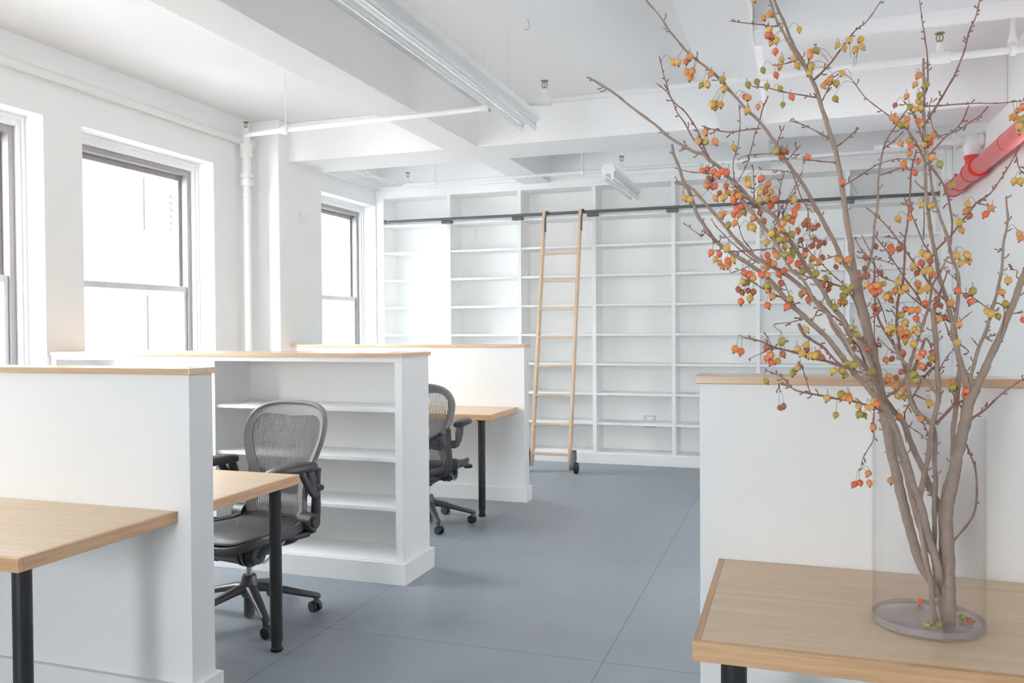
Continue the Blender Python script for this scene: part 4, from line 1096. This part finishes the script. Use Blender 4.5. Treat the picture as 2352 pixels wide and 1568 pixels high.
FRUIT = '''4,0,-2492,18462,19534,-2766,18525,19581|1,0,-2317,17960,19366,-2099,18007,19554|1,2,-2170,18139,19418,-2062,18024,19521|1,1,-2058,17921,19440,-2025,18041,19489|1,1,-2146,18104,19176,-1913,18092,19391|1,1,-2024,17992,19152,-1876,18109,19359|1,1,-2075,18114,19069,-1821,18134,19312|1,3,-1862,18228,18912,-1658,18209,19169|1,0,-1732,18143,18882,-1548,18259,19074|1,1,-1655,18089,19083,-1658,18209,19169|1,3,-1427,18182,18973,-1465,18302,18980|1,0,-1643,18282,18499,-1298,18388,18790|1,0,-1568,18419,18541,-1298,18388,18790|1,1,-1475,18408,18500,-1243,18416,18728|1,0,-1595,18459,18465,-1243,18416,18728|1,0,-1398,18246,18789,-1340,18366,18838|1,0,-935,18463,18347,-918,18583,18363|1,2,-984,18502,18650,-1189,18445,18666|1,1,-909,18358,18582,-1134,18473,18603|1,1,-797,20604,18944,-674,20709,18958|1,3,-1018,20563,19470,-949,20683,19460|1,3,-829,20803,19582,-837,20692,19437|1,3,-595,20590,19396,-614,20710,19393|1,3,-302,20712,19352,-452,20723,19340|1,3,-241,20765,18986,-215,20742,19268|1,2,-45,20635,19113,-63,20755,19229|1,3,-700,20943,19889,-482,20975,19989|1,2,-396,20931,19738,-436,20976,19990|1,1,-310,20858,19889,-297,20978,19991|1,0,-274,21002,20114,-251,20979,19991|1,2,-411,20775,20250,-86,20823,20398|1,1,-668,20618,21009,-708,20648,20866|1,1,-529,20547,21054,-424,20667,21092|1,2,-583,20558,20564,-547,20672,20834|1,2,-493,20704,20579,-440,20688,20813|1,0,-497,20830,20489,-202,20774,20613|1,0,-385,20728,20502,-202,20774,20613|1,0,-536,20552,20705,-547,20672,20834|1,0,128,21216,20844,-143,21143,20838|1,0,79,20920,19905,23,20983,20037|1,0,2,20810,20053,82,20885,20134|1,0,-894,20562,21440,-547,20578,21506|1,1,-1821,18583,17976,-1776,18536,18070|4,0,-1948,18377,17762,-2010,18497,17777|4,3,-1779,18299,17712,-1867,18419,17752|1,1,-1609,18537,17755,-1554,18576,18004|1,0,-1364,20718,18051,-1298,20838,18037|1,3,-358,18796,17519,-312,18916,17586|1,4,-197,18811,17511,-290,18931,17546|1,4,-254,18857,17397,-224,18977,17424|1,4,-141,18907,17505,-268,18946,17505|4,2,-1861,18311,17111,-1897,18431,17083|4,2,-1767,18482,17164,-1646,18390,17255|4,2,-1628,18404,17082,-1758,18415,17058|4,2,-1525,18280,16998,-1620,18400,17032|4,2,-1355,18304,17032,-1401,18424,17047|4,2,-1426,18296,17067,-1435,18416,17083|4,4,-1714,18290,16935,-1712,18410,17049|4,4,-1658,18474,16932,-1620,18400,17032|4,1,-1784,18497,16818,-1758,18415,17058|4,4,-1689,18329,16786,-1666,18405,17040|4,2,-1604,18347,16763,-1620,18400,17032|4,2,-1381,18531,16784,-1256,18458,16904|1,4,-1696,20708,16981,-1333,20674,17113|1,1,-1504,20748,16992,-1333,20674,17113|3,1,-1811,20971,16898,-2175,21008,16917|1,0,-1622,20586,16842,-1333,20674,17113|1,0,-1567,20624,16868,-1333,20674,17113|4,1,-1215,18552,16629,-1114,18482,16650|4,1,-1219,18392,16487,-1065,18447,16547|4,1,-1095,18327,16536,-1065,18447,16547|4,2,-1215,18410,16436,-1040,18430,16495|2,0,-2003,16447,16264,-1895,16466,16298|2,0,-1893,16372,16215,-1879,16492,16243|4,0,-945,18610,16919,-808,18509,16915|4,0,-911,18388,16771,-798,18470,16770|4,2,-646,18390,16878,-808,18509,16915|1,2,-538,19329,16899,-269,19223,16855|4,0,-679,18515,16616,-796,18424,16597|4,4,-573,18541,16634,-796,18424,16597|1,0,-478,19246,16715,-294,19261,16697|4,0,-697,18450,16423,-773,18570,16420|1,0,-549,19394,16594,-307,19291,16576|1,2,-396,19224,16546,-307,19291,16576|1,2,-482,19390,16437,-320,19331,16410|4,0,-1,18924,16467,-70,18843,16504|4,4,-688,18586,16185,-692,18706,16298|3,0,-1681,20909,16461,-1805,20904,16472|3,1,-1596,20866,16512,-1851,20917,16528|1,2,84,19207,16361,217,19245,16422|4,2,12,18730,16218,-152,18795,16315|4,2,12,18668,16122,-187,18771,16218|3,3,-1484,20719,16206,-1577,20839,16196|3,1,-1325,20513,16225,-1262,20633,16243|3,2,-1366,20707,16453,-1262,20633,16243|4,2,-1147,18285,16224,-991,18395,16392|4,2,-1050,18470,16323,-952,18374,16335|3,1,-1248,20680,16429,-1262,20633,16243|4,3,-1016,18454,16210,-915,18352,16278|3,0,-1007,20733,16156,-1223,20638,16114|4,0,-814,18318,15849,-675,18222,15938|4,1,-806,18148,16019,-764,18268,16052|4,4,-587,18105,15952,-675,18222,15938|4,3,-121,18618,16049,-219,18738,16075|4,1,-204,18596,15945,-234,18716,15980|4,2,-41,18679,16000,-227,18727,16027|1,4,-387,19317,15894,-396,19437,15976|4,1,-241,18583,15795,-234,18703,15834|4,0,-442,17991,15667,-472,18111,15655|4,3,-348,18217,15674,-472,18111,15655|4,3,-49,18757,15718,-146,18730,15699|4,1,-167,18619,15589,-117,18739,15654|4,3,-271,18008,15542,-397,18068,15543|4,0,-533,18176,15522,-435,18089,15599|4,3,-174,18008,15390,-311,18013,15399|4,3,-165,17828,15222,-214,17948,15224|4,3,-29,18755,15345,51,18791,15383|4,3,-42,18729,15264,84,18801,15328|3,2,-424,20683,15521,-415,20803,15615|3,2,-597,20827,15456,-598,20751,15603|3,2,-560,20519,15298,-690,20598,15289|4,1,-345,18034,15232,-238,17964,15267|4,2,-71,17772,15096,-138,17892,15075|1,1,-596,20098,15105,-557,20218,15147|3,2,-335,20391,14971,-322,20511,15053|3,0,-433,20453,15225,-575,20571,15215|1,2,-207,20041,15033,-215,20161,15063|2,0,-1244,16867,15308,-1278,16987,15300|2,2,-1520,16613,15206,-1451,16721,15413|3,2,-1681,20435,15494,-1515,20490,15555|3,0,-1777,20434,15369,-1515,20490,15555|3,1,-1678,20496,15296,-1515,20490,15555|2,2,-1234,17049,15059,-1127,17068,15187|2,0,-1151,17061,15082,-1127,17068,15187|3,1,-1632,20719,15206,-1437,20653,15046|3,1,-1487,20533,15219,-1437,20653,15046|2,2,-972,17830,14877,-1006,17950,14865|2,2,-856,17840,14836,-957,17930,14813|2,1,-781,17806,14755,-869,17896,14737|2,0,-996,17813,14689,-924,17916,14778|2,3,-927,18010,14679,-869,17896,14737|2,2,-612,17217,14793,-608,17337,14823|2,1,-495,17241,14779,-562,17361,14790|2,3,-501,17444,14579,-431,17444,14640|2,1,-483,17659,14526,-544,17779,14506|2,1,-410,17610,14371,-400,17730,14426|2,4,-1095,17881,14540,-924,17916,14778|2,4,-1018,17932,14476,-869,17896,14737|2,4,-896,17877,14505,-758,17856,14655|2,4,-786,17803,14474,-703,17836,14614|2,0,-853,17762,14338,-703,17836,14614|2,2,-1034,17815,14279,-758,17856,14655|2,2,-507,17640,14192,-400,17730,14426|2,2,-123,17563,14160,-62,17683,14193|2,4,-239,17407,14621,-185,17527,14634|3,3,163,20334,14501,252,20363,14592|3,1,246,20230,14539,292,20350,14548|3,2,314,20249,14375,373,20326,14459|4,2,84,18810,15086,198,18840,15120|4,3,185,18891,14950,274,18866,14980|4,0,349,18921,15045,236,18853,15050|4,3,443,18862,14880,353,18891,14852|1,1,389,19422,15245,450,19542,15272|1,1,525,19437,15173,534,19557,15181|1,4,598,19723,15286,713,19739,15259|1,4,242,19398,15417,266,19518,15439|4,1,217,18813,15275,122,18814,15259|1,4,147,19411,15654,342,19362,15687|1,2,82,19315,15852,317,19334,15868|1,4,270,19189,16038,305,19309,16028|1,4,219,19198,15976,308,19318,15970|1,4,304,19198,15951,308,19318,15970|1,4,393,19214,15881,317,19334,15868|1,4,440,19374,15910,311,19327,15913|1,4,499,19408,15958,621,19510,16040|1,4,437,19249,15635,348,19369,15641|1,4,536,19352,15584,348,19369,15641|1,4,642,19727,15602,796,19636,15691|1,4,514,19474,15509,348,19369,15641|1,4,385,19472,15528,269,19503,15517|1,4,885,19920,15078,1052,19825,15159|1,1,926,19849,15251,990,19779,15288|1,0,957,19682,15197,1021,19802,15224|1,2,603,19892,14708,644,20012,14765|1,4,764,19866,14681,789,19986,14717|1,4,734,20061,14593,789,19986,14717|1,3,673,19645,14818,793,19606,14902|4,3,821,18911,14163,809,19031,14132|1,3,1024,19747,14431,1164,19677,14492|1,3,1022,19818,14604,1054,19938,14621|1,3,1102,19550,14517,1141,19670,14546|1,2,983,19707,14293,1209,19692,14384|1,3,1054,19604,14275,1232,19699,14330|2,3,-75,17489,14311,-62,17609,14339|2,1,-1133,17490,13313,-996,17609,13541|2,2,-1020,17523,13259,-996,17609,13541|2,4,-529,17559,13342,-515,17679,13402|2,1,-447,17549,13184,-500,17659,13283|2,2,-519,17532,13129,-578,17630,13249|2,2,-428,17548,13046,-539,17644,13266|2,0,-313,17810,13057,-252,17719,13303|2,4,-214,17651,13202,-193,17728,13286|2,3,-230,17578,13460,-242,17698,13481|2,0,238,17723,13690,165,17843,13664|2,0,238,17766,13388,314,17857,13505|2,4,248,17944,13288,369,17862,13464|2,0,72,17804,13299,39,17762,13220|2,0,154,17658,13216,144,17778,13185|2,0,307,17674,13178,249,17794,13150|2,1,453,17893,13209,527,17874,13354|2,0,390,17696,13178,395,17816,13109|2,4,526,17705,13146,395,17816,13109|2,3,-21,19273,12748,178,19209,12827|2,0,85,19115,12858,132,19235,12909|2,3,-584,19261,12554,-554,19210,12767|2,0,747,17785,12865,817,17880,12981|2,3,900,17777,12875,934,17897,12941|2,3,970,18011,12786,996,17907,12927|2,3,1022,18225,12998,1037,18345,12986|4,3,1069,16991,13028,1140,17034,13060|4,3,1561,19164,12790,1594,19284,12825|4,3,1163,18997,13731,1101,19117,13701|4,3,1258,19033,13580,1246,19153,13546|3,3,1144,19724,13429,1217,19844,13458|3,4,1255,19741,13283,1329,19861,13313|3,4,1490,20191,13476,1415,20311,13460|4,4,1462,19084,13281,1404,19204,13279|2,3,935,18852,12325,938,18972,12212|2,1,990,18842,12274,1003,18962,12200|2,1,1086,18926,12288,1069,18951,12189|2,1,1105,18831,12233,1069,18951,12189|2,0,665,18892,12237,679,19012,12257|2,0,1272,18792,12088,1313,18912,12129|2,3,1299,18905,11913,1357,18905,12117|2,3,1412,19151,11865,1592,19037,11867|2,0,1558,18686,12203,1620,18707,12271|2,2,1611,18613,12164,1658,18733,12215|2,0,1528,18754,12093,1542,18874,12060|2,0,1451,18770,12074,1449,18890,12090|2,4,-295,19274,11974,-287,19213,12314|2,4,-217,19254,12011,-287,19213,12314|2,3,842,18986,11874,873,18982,12223|2,1,1599,19260,11601,1610,19380,11552|2,2,1232,19414,10339,1360,19380,10652|2,2,1349,19475,10367,1360,19380,10652|2,1,1504,19296,10608,1360,19380,10652|2,1,1523,19283,10405,1360,19380,10652|5,1,1875,19606,13026,2009,19546,13209|5,4,2001,19632,13053,2082,19532,13148|1,0,1924,19502,12674,1688,19498,12690|1,1,1901,19463,12603,1703,19476,12590|5,4,2062,19453,12658,2273,19400,12670|5,1,2016,19376,12486,2155,19452,12487|5,1,2189,19409,12394,2126,19464,12440|5,3,2199,19328,12256,2321,19400,12281|5,0,2097,19512,12260,2050,19491,12361|6,3,2309,18934,12731,2347,18979,12807|5,0,2716,19515,12118,2735,19635,12134|8,1,3107,19546,12523,3254,19500,12545|7,3,3056,18945,12502,3014,19065,12458|8,3,3199,19380,12525,3254,19500,12545|7,2,3323,19059,12429,3392,19179,12438|7,2,3335,19179,12331,3420,19200,12348|3,1,2135,19506,11814,2153,19626,11776|1,1,1948,19340,10470,2071,19300,10546|5,1,2527,19345,11801,2537,19465,11826|1,0,970,20842,20261,1085,20910,20244|1,0,1102,20790,20166,1085,20910,20244|8,0,1191,20536,20249,1265,20541,19332|8,0,1437,20513,20228,1265,20541,19332|8,0,1463,20462,20044,1265,20541,19332|8,0,1321,20508,20021,1265,20541,19332|8,3,494,20498,20089,1265,20541,19332|8,1,361,20607,20096,1265,20541,19332|8,1,358,20456,19955,1265,20541,19332|8,0,392,20659,19796,1265,20541,19332|8,0,1050,20536,19526,1265,20541,19332|8,3,927,20565,19310,1265,20541,19332|8,1,793,20533,19403,1265,20541,19332|8,1,721,20621,19378,1265,20541,19332|8,1,646,20618,19295,1265,20541,19332|8,3,903,20552,18955,1314,20538,19259|8,0,344,20537,19599,1265,20541,19332|4,2,281,18990,17379,148,18937,16842|8,2,1032,20181,16988,1516,20095,16388|8,1,2664,20828,19387,2777,20852,19422|8,0,2599,20870,19206,2775,20814,19227|8,3,2796,20694,19129,2846,20814,19145|8,1,2393,20619,18886,2330,20627,18792|8,4,2155,20562,18701,2330,20627,18792|8,3,2671,20697,18910,2770,20760,18950|8,0,2659,20781,18784,2763,20728,18787|8,0,2546,20485,18561,2475,20605,18588|8,0,2664,20576,18588,2756,20696,18625|8,3,2449,20489,18617,2446,20609,18628|8,1,2071,20376,18377,2099,20496,18396|8,1,2155,20373,18332,2142,20493,18359|8,1,2389,20532,18349,2547,20590,18428|8,3,2247,20367,18207,2270,20487,18250|8,0,2398,20535,18216,2292,20485,18184|8,2,2607,20459,18289,2590,20579,18309|8,0,2674,20496,18222,2753,20616,18220|8,1,2252,20408,17801,2489,20466,17939|8,3,2451,20551,17877,2517,20463,17887|8,2,2463,20415,17746,2546,20460,17836|5,1,2496,20922,17668,2617,20941,17652|8,3,2790,20432,17880,2754,20552,17897|8,1,2972,20878,18029,3062,20998,18016|8,2,2906,20863,17860,2891,20983,17948|8,0,2705,20411,17736,2751,20531,17787|8,1,2634,18641,17136,2595,18691,17205|8,3,2776,18664,16991,2601,18699,16993|5,1,2365,20903,17438,2571,20883,17461|5,1,2364,20897,17374,2548,20855,17366|5,2,2653,20765,17455,2571,20883,17461|5,2,2585,20786,17208,2526,20826,17271|6,0,2534,19309,16282,2583,19429,16307|8,0,2840,20124,16362,2774,20244,16371|6,4,2291,19040,16172,2268,19160,16186|8,3,2995,18706,16563,2831,18685,16557|8,1,4761,21411,18558,4754,21301,18739|8,1,4610,21214,18386,4554,21241,18723|8,0,4692,21282,18379,4654,21271,18731|8,3,4785,21210,18308,4754,21301,18739|8,0,4469,20033,17916,4637,20087,17733|8,0,4503,20127,17853,4637,20087,17733|8,2,4817,21239,18588,4854,21332,18747|8,0,4084,18669,16578,4232,18576,16683|8,0,4192,18674,16566,4232,18576,16683|8,0,3502,19966,16341,3663,20063,16373|8,1,3466,19940,16186,3548,20060,16175|8,4,3537,19939,16080,3503,20059,16115|8,1,3951,19992,16233,3969,20112,16290|8,2,3880,20161,16126,3890,20099,16311|5,0,2199,20450,16143,2412,20499,16171|5,1,2426,20379,16132,2412,20499,16171|8,4,1737,20446,15550,1837,20409,15620|8,2,2053,20445,15516,1911,20371,15513|8,2,2067,20279,15431,1976,20335,15406|8,4,2151,19888,15435,2220,19827,15464|8,4,2193,19707,15432,2220,19827,15464|6,0,2564,19478,15292,2653,19437,15364|8,2,2587,19744,15100,2428,19735,15133|6,0,2646,19375,15216,2727,19495,15194|6,4,2707,19391,15110,2726,19511,15142|8,0,2412,19595,15029,2474,19715,15063|8,4,2496,19728,14888,2564,19676,14925|8,0,2623,19556,14914,2564,19676,14925|6,0,2700,19456,14932,2718,19576,14933|6,2,2755,19474,14847,2725,19594,14872|8,0,3335,19936,15955,3379,20056,15947|8,0,3408,20086,15800,3306,20054,15851|8,0,3334,19068,15189,3077,19145,15208|8,0,3394,19257,15099,3099,19163,15131|8,0,3251,19218,15042,3121,19181,15054|8,0,3138,19025,15184,3077,19145,15208|7,0,4423,19743,15636,4160,19640,15712|7,1,4401,19544,15540,4148,19630,15647|7,0,4152,19451,14673,4008,19492,14703|7,1,4017,19331,14429,3954,19451,14434|7,3,4108,19440,14201,3971,19416,14190|8,2,3183,19190,14478,3210,19310,14493|7,4,3360,19315,14377,3384,19435,14391|7,3,3505,19419,14468,3459,19429,14359|7,2,3464,19381,14248,3495,19426,14343|7,0,3730,19276,14044,3809,19396,14078|7,0,3806,19261,13992,3830,19381,13970|7,3,3979,19469,13941,4072,19417,13935|7,2,4493,19728,13867,4450,19667,14023|8,1,3083,19339,14227,3071,19459,14208|5,0,1826,19594,14662,1859,19536,14781|5,1,1657,19071,14609,1624,19191,14636|5,2,1531,19070,14578,1622,19190,14567|5,0,1449,19142,14623,1616,19170,14654|5,2,1695,19089,14486,1628,19209,14480|5,2,1562,19097,14508,1627,19217,14541|5,2,1610,19089,14467,1628,19209,14480|5,0,2102,19466,14684,2079,19586,14660|5,0,2250,19492,14568,2180,19612,14566|5,1,2098,19961,14526,2205,19996,14544|5,0,2213,19876,14507,2205,19996,14544|5,0,1970,19929,14437,2169,19952,14407|5,0,1841,19240,14376,1667,19230,14368|5,2,2009,19995,14329,2150,19930,14338|8,1,2554,20049,14667,2384,20084,14658|8,0,2607,20113,14522,2477,20029,14501|6,0,2673,19565,14543,2759,19685,14569|5,2,2292,19810,14117,2122,19865,14134|5,1,2371,19610,14085,2538,19706,14229|5,1,2494,19629,14092,2597,19722,14174|5,3,2182,19702,13990,2112,19822,13998|5,2,2483,19729,13912,2641,19674,13913|5,0,2268,19703,13833,2102,19779,13862|6,4,2853,19525,14314,2870,19645,14288|6,4,2820,19508,14183,2846,19628,14196|6,4,2948,19687,14185,2846,19628,14196|8,2,2669,19803,14232,2650,19923,14198|8,0,2919,19663,13902,2986,19783,13950|8,4,3019,19645,13932,3028,19765,13916|7,1,3139,18740,13772,3184,18860,13839|7,0,3133,18834,13419,3116,18954,13410|5,0,1887,19280,13676,1845,19400,13649|5,0,1981,19420,13622,1877,19414,13596|5,0,1954,19276,13729,1870,19259,13760|5,1,2158,19594,13687,2116,19714,13660|5,1,2168,19572,13593,2121,19692,13593|5,0,2333,19738,13551,2126,19670,13526|5,1,2290,19579,13619,2121,19692,13593|5,1,2260,19743,13511,2126,19670,13526|5,0,2271,19724,13430,2136,19630,13402|5,0,2453,19722,13685,2555,19614,13647|5,0,2471,19479,13606,2534,19599,13581|5,0,2398,19431,13369,2467,19551,13374|5,2,2189,19435,13183,2156,19555,13174|6,2,2489,18794,13204,2463,18914,13199|6,4,2661,18717,13219,2658,18837,13294|6,3,2729,19271,13086,2835,19391,13088|6,1,2410,18810,13114,2426,18930,13089|6,1,2485,19031,12925,2391,18945,12990|5,4,2616,19521,12878,2756,19524,12853|5,4,2712,19521,12945,2814,19496,12910|5,4,2151,19303,12791,2254,19423,12790|6,3,2386,18894,12648,2454,19014,12707|6,3,2324,18859,12778,2347,18979,12807|5,3,1160,19228,14588,1622,19190,14567|5,4,1443,19452,14999,1603,19454,15114|5,4,1468,19136,14815,1613,19130,14835|5,4,1325,19120,14817,1613,19130,14835|5,4,1745,19388,14888,1745,19508,14866|5,4,1442,19284,15222,1424,19404,15214|5,4,1705,19122,14112,1767,19242,14129|5,4,1655,19190,14034,1685,19310,14024|5,4,1607,19199,14167,1633,19319,14156|5,4,1738,19575,13352,1803,19588,13409|5,1,1111,19413,15190,1291,19398,15233'''

rnd = random.Random(11)
BR = {1: ('tall forked branch in the vase, rising highest', ), 2: ('branch in the vase with the lowest arching left-hand twigs',), 3: ('slender branch in the vase leaning left past the rail brackets',),
      4: ('fruit-laden branch in the vase reaching farthest left',), 5: ('short twiggy branch in the middle of the vase',), 6: ('straight bare branch in the middle of the vase',),
      7: ('thickest branch in the vase, forking to the right edge',), 8: ('upright branch in the vase rising toward the red standpipe',)}
roots = {}
for g in range(1, 9):
    roots[g] = thing('crabapple_branch', BR[g][0], 'branch', (VC[0], VC[1], 0.766), group='fruiting branches in the vase')
ORG = Vector((VC[0], VC[1], 0.766))
for row in WOOD.split('|'):
    v = [int(t) for t in row.split(',')]
    g, st, v = v[0], v[1], v[2:]
    pts = [Vector((v[i], v[i + 1], v[i + 2])) * 1e-4 - ORG for i in range(0, len(v), 4)]
    rad = [v[i + 3] * 1e-4 for i in range(0, len(v), 4)]
    K = 6
    sp = spline(pts, K)
    rr = []
    for i in range(len(sp)):
        s = i / K
        a = min(int(s), len(rad) - 2); f = s - a
        rr.append(rad[a] * (1 - f) + rad[a + 1] * f)
    sp2, r2 = [], []
    for i, p in enumerate(sp):
        r = rr[i]
        w = noise.noise_vector(p * 28 + Vector((g * 7, 0, 0)))
        amp = min(r * 0.9, 0.0018)
        sp2.append(p + Vector(w) * amp if 0 < i < len(sp) - 1 else p)
        r2.append(r * (1 + 0.16 * noise.noise(p * 90)) + (0.0006 if (i % 7 == 3) else 0))
    if rad[-1] < 0.0025:
        r2[-1] = r2[-1] * 0.5
    bm = B()
    tube(bm, sp2, r2, 14 if max(rad) > 0.006 else 8)
    # buds, spurs and cut knots along the wood
    for i in range(3, len(sp2) - 1):
        p, r = sp2[i], r2[i]
        if rnd.random() < (0.30 if r < 0.004 else 0.16) and (p.z + ORG.z) > 1.0:
            t = (sp2[i + 1] - sp2[i - 1]).normalized()
            side = t.orthogonal().normalized()
            side.rotate(Matrix.Rotation(rnd.uniform(0, 6.28), 3, t))
            L = rnd.choice([0.003, 0.004, 0.006, 0.010]) if r < 0.004 else rnd.choice([0.003, 0.005, 0.009])
            e = p + side * (r + L) + t * L * 0.7
            mid = p + side * (r + L * .5) + t * L * 0.15 
            tube(bm, [p, mid, e, e + t * 0.002], [min(r, 0.0022), 0.0012, 0.0018, 0.0004], 6)
    o = obj('stem' if st else 'twig', bm, BARK if max(rad) > 0.0034 else BARKT, roots[g], smooth=True)
    if not st and rad[0] < 0.003:
        pass
FN = ['ochre', 'orange', 'coral', 'olive', 'rust']
for row in FRUIT.split('|'):
    v = [int(t) for t in row.split(',')]
    g, c = v[0], v[1]
    p = Vector(v[2:5]) * 1e-4; a = Vector(v[5:8]) * 1e-4
    r = rnd.uniform(0.0064, 0.0080) * (0.85 if c == 4 else 1.0)
    bm = B()
    ellipsoid(bm, (0, 0, 0), r, r, r * rnd.uniform(0.98, 1.16), 14, 10)
    for f_ in bm.faces: f_.material_index = 0
    cyl(bm, (0, 0, -r * 1.0), (0, 0, -r * 1.32), r * 0.26, r * 0.20, n=8, mi=1)
    for k in range(5):
        an = 2 * math.pi * k / 5
        cyl(bm, (0, 0, -r * 1.2), (math.cos(an) * r * 0.38, math.sin(an) * r * 0.38, -r * 1.5), r * 0.08, r * 0.02, n=4, mi=1)
    tilt = Matrix.Rotation(rnd.uniform(-0.6, 0.6), 3, 'X') @ Matrix.Rotation(rnd.uniform(-0.6, 0.6), 3, 'Y')
    bmesh.ops.rotate(bm, verts=bm.verts, cent=(0, 0, 0), matrix=tilt)
    d = a - p
    top = tilt @ Vector((0, 0, r * 0.95))
    if d.length < 0.014:
        d = Vector((rnd.uniform(-.006, .006), 0.012, 0.010))
    if d.length < 0.06:
        md_ = top * 0.5 + d * 0.5 + Vector((0, 0, 0.006 + 0.25 * d.length))
    else:
        d = d.normalized() * 0.05 + Vector((0, 0, 0.01)); md_ = top * 0.5 + d * 0.5 + Vector((0, 0, 0.01))
    tube(bm, spline([top, md_, d], 4), 0.00045, 5, mi=2)
    o = obj('crabapple', bm, [FRUITM[c], CALYX, STALK], roots[g], smooth=False, loc=p - ORG)
    o.data.polygons.foreach_set('use_smooth', [True] * len(o.data.polygons))

# fruit fallen to the bottom of the vase
FALL = [(-0.012, -0.078, 3, 'olive green crabapple on the vase base at front left'), (0.012, -0.072, 3, 'olive green crabapple on the vase base by the trunk foot'),
        (0.074, -0.030, 4, 'rusty crabapple on the vase base at far right'), (0.064, -0.010, 3, 'green crabapple on the vase base behind the rusty one'),
        (0.052, 0.040, 1, 'orange crabapple on the vase base right of the trunk'), (-0.005, 0.080, 2, 'red crabapple on the vase base at the back')]
for x, y, c, lb in FALL:
    r = 0.0070
    bm = B()
    ellipsoid(bm, (0, 0, 0), r, r, r, 14, 10)
    cyl(bm, (r * 0.9, 0, 0), (r * 1.3, 0, 0), r * 0.25, n=8, mi=1)
    o = obj('crabapple', bm, [FRUITM[c], CALYX], None, smooth=False, loc=(VC[0] + x, VC[1] + y, 0.7504 + 0.0155 + r))
    o.data.polygons.foreach_set('use_smooth', [True] * len(o.data.polygons))
    tag(o, lb, 'fruit', 'fallen fruit in the vase')
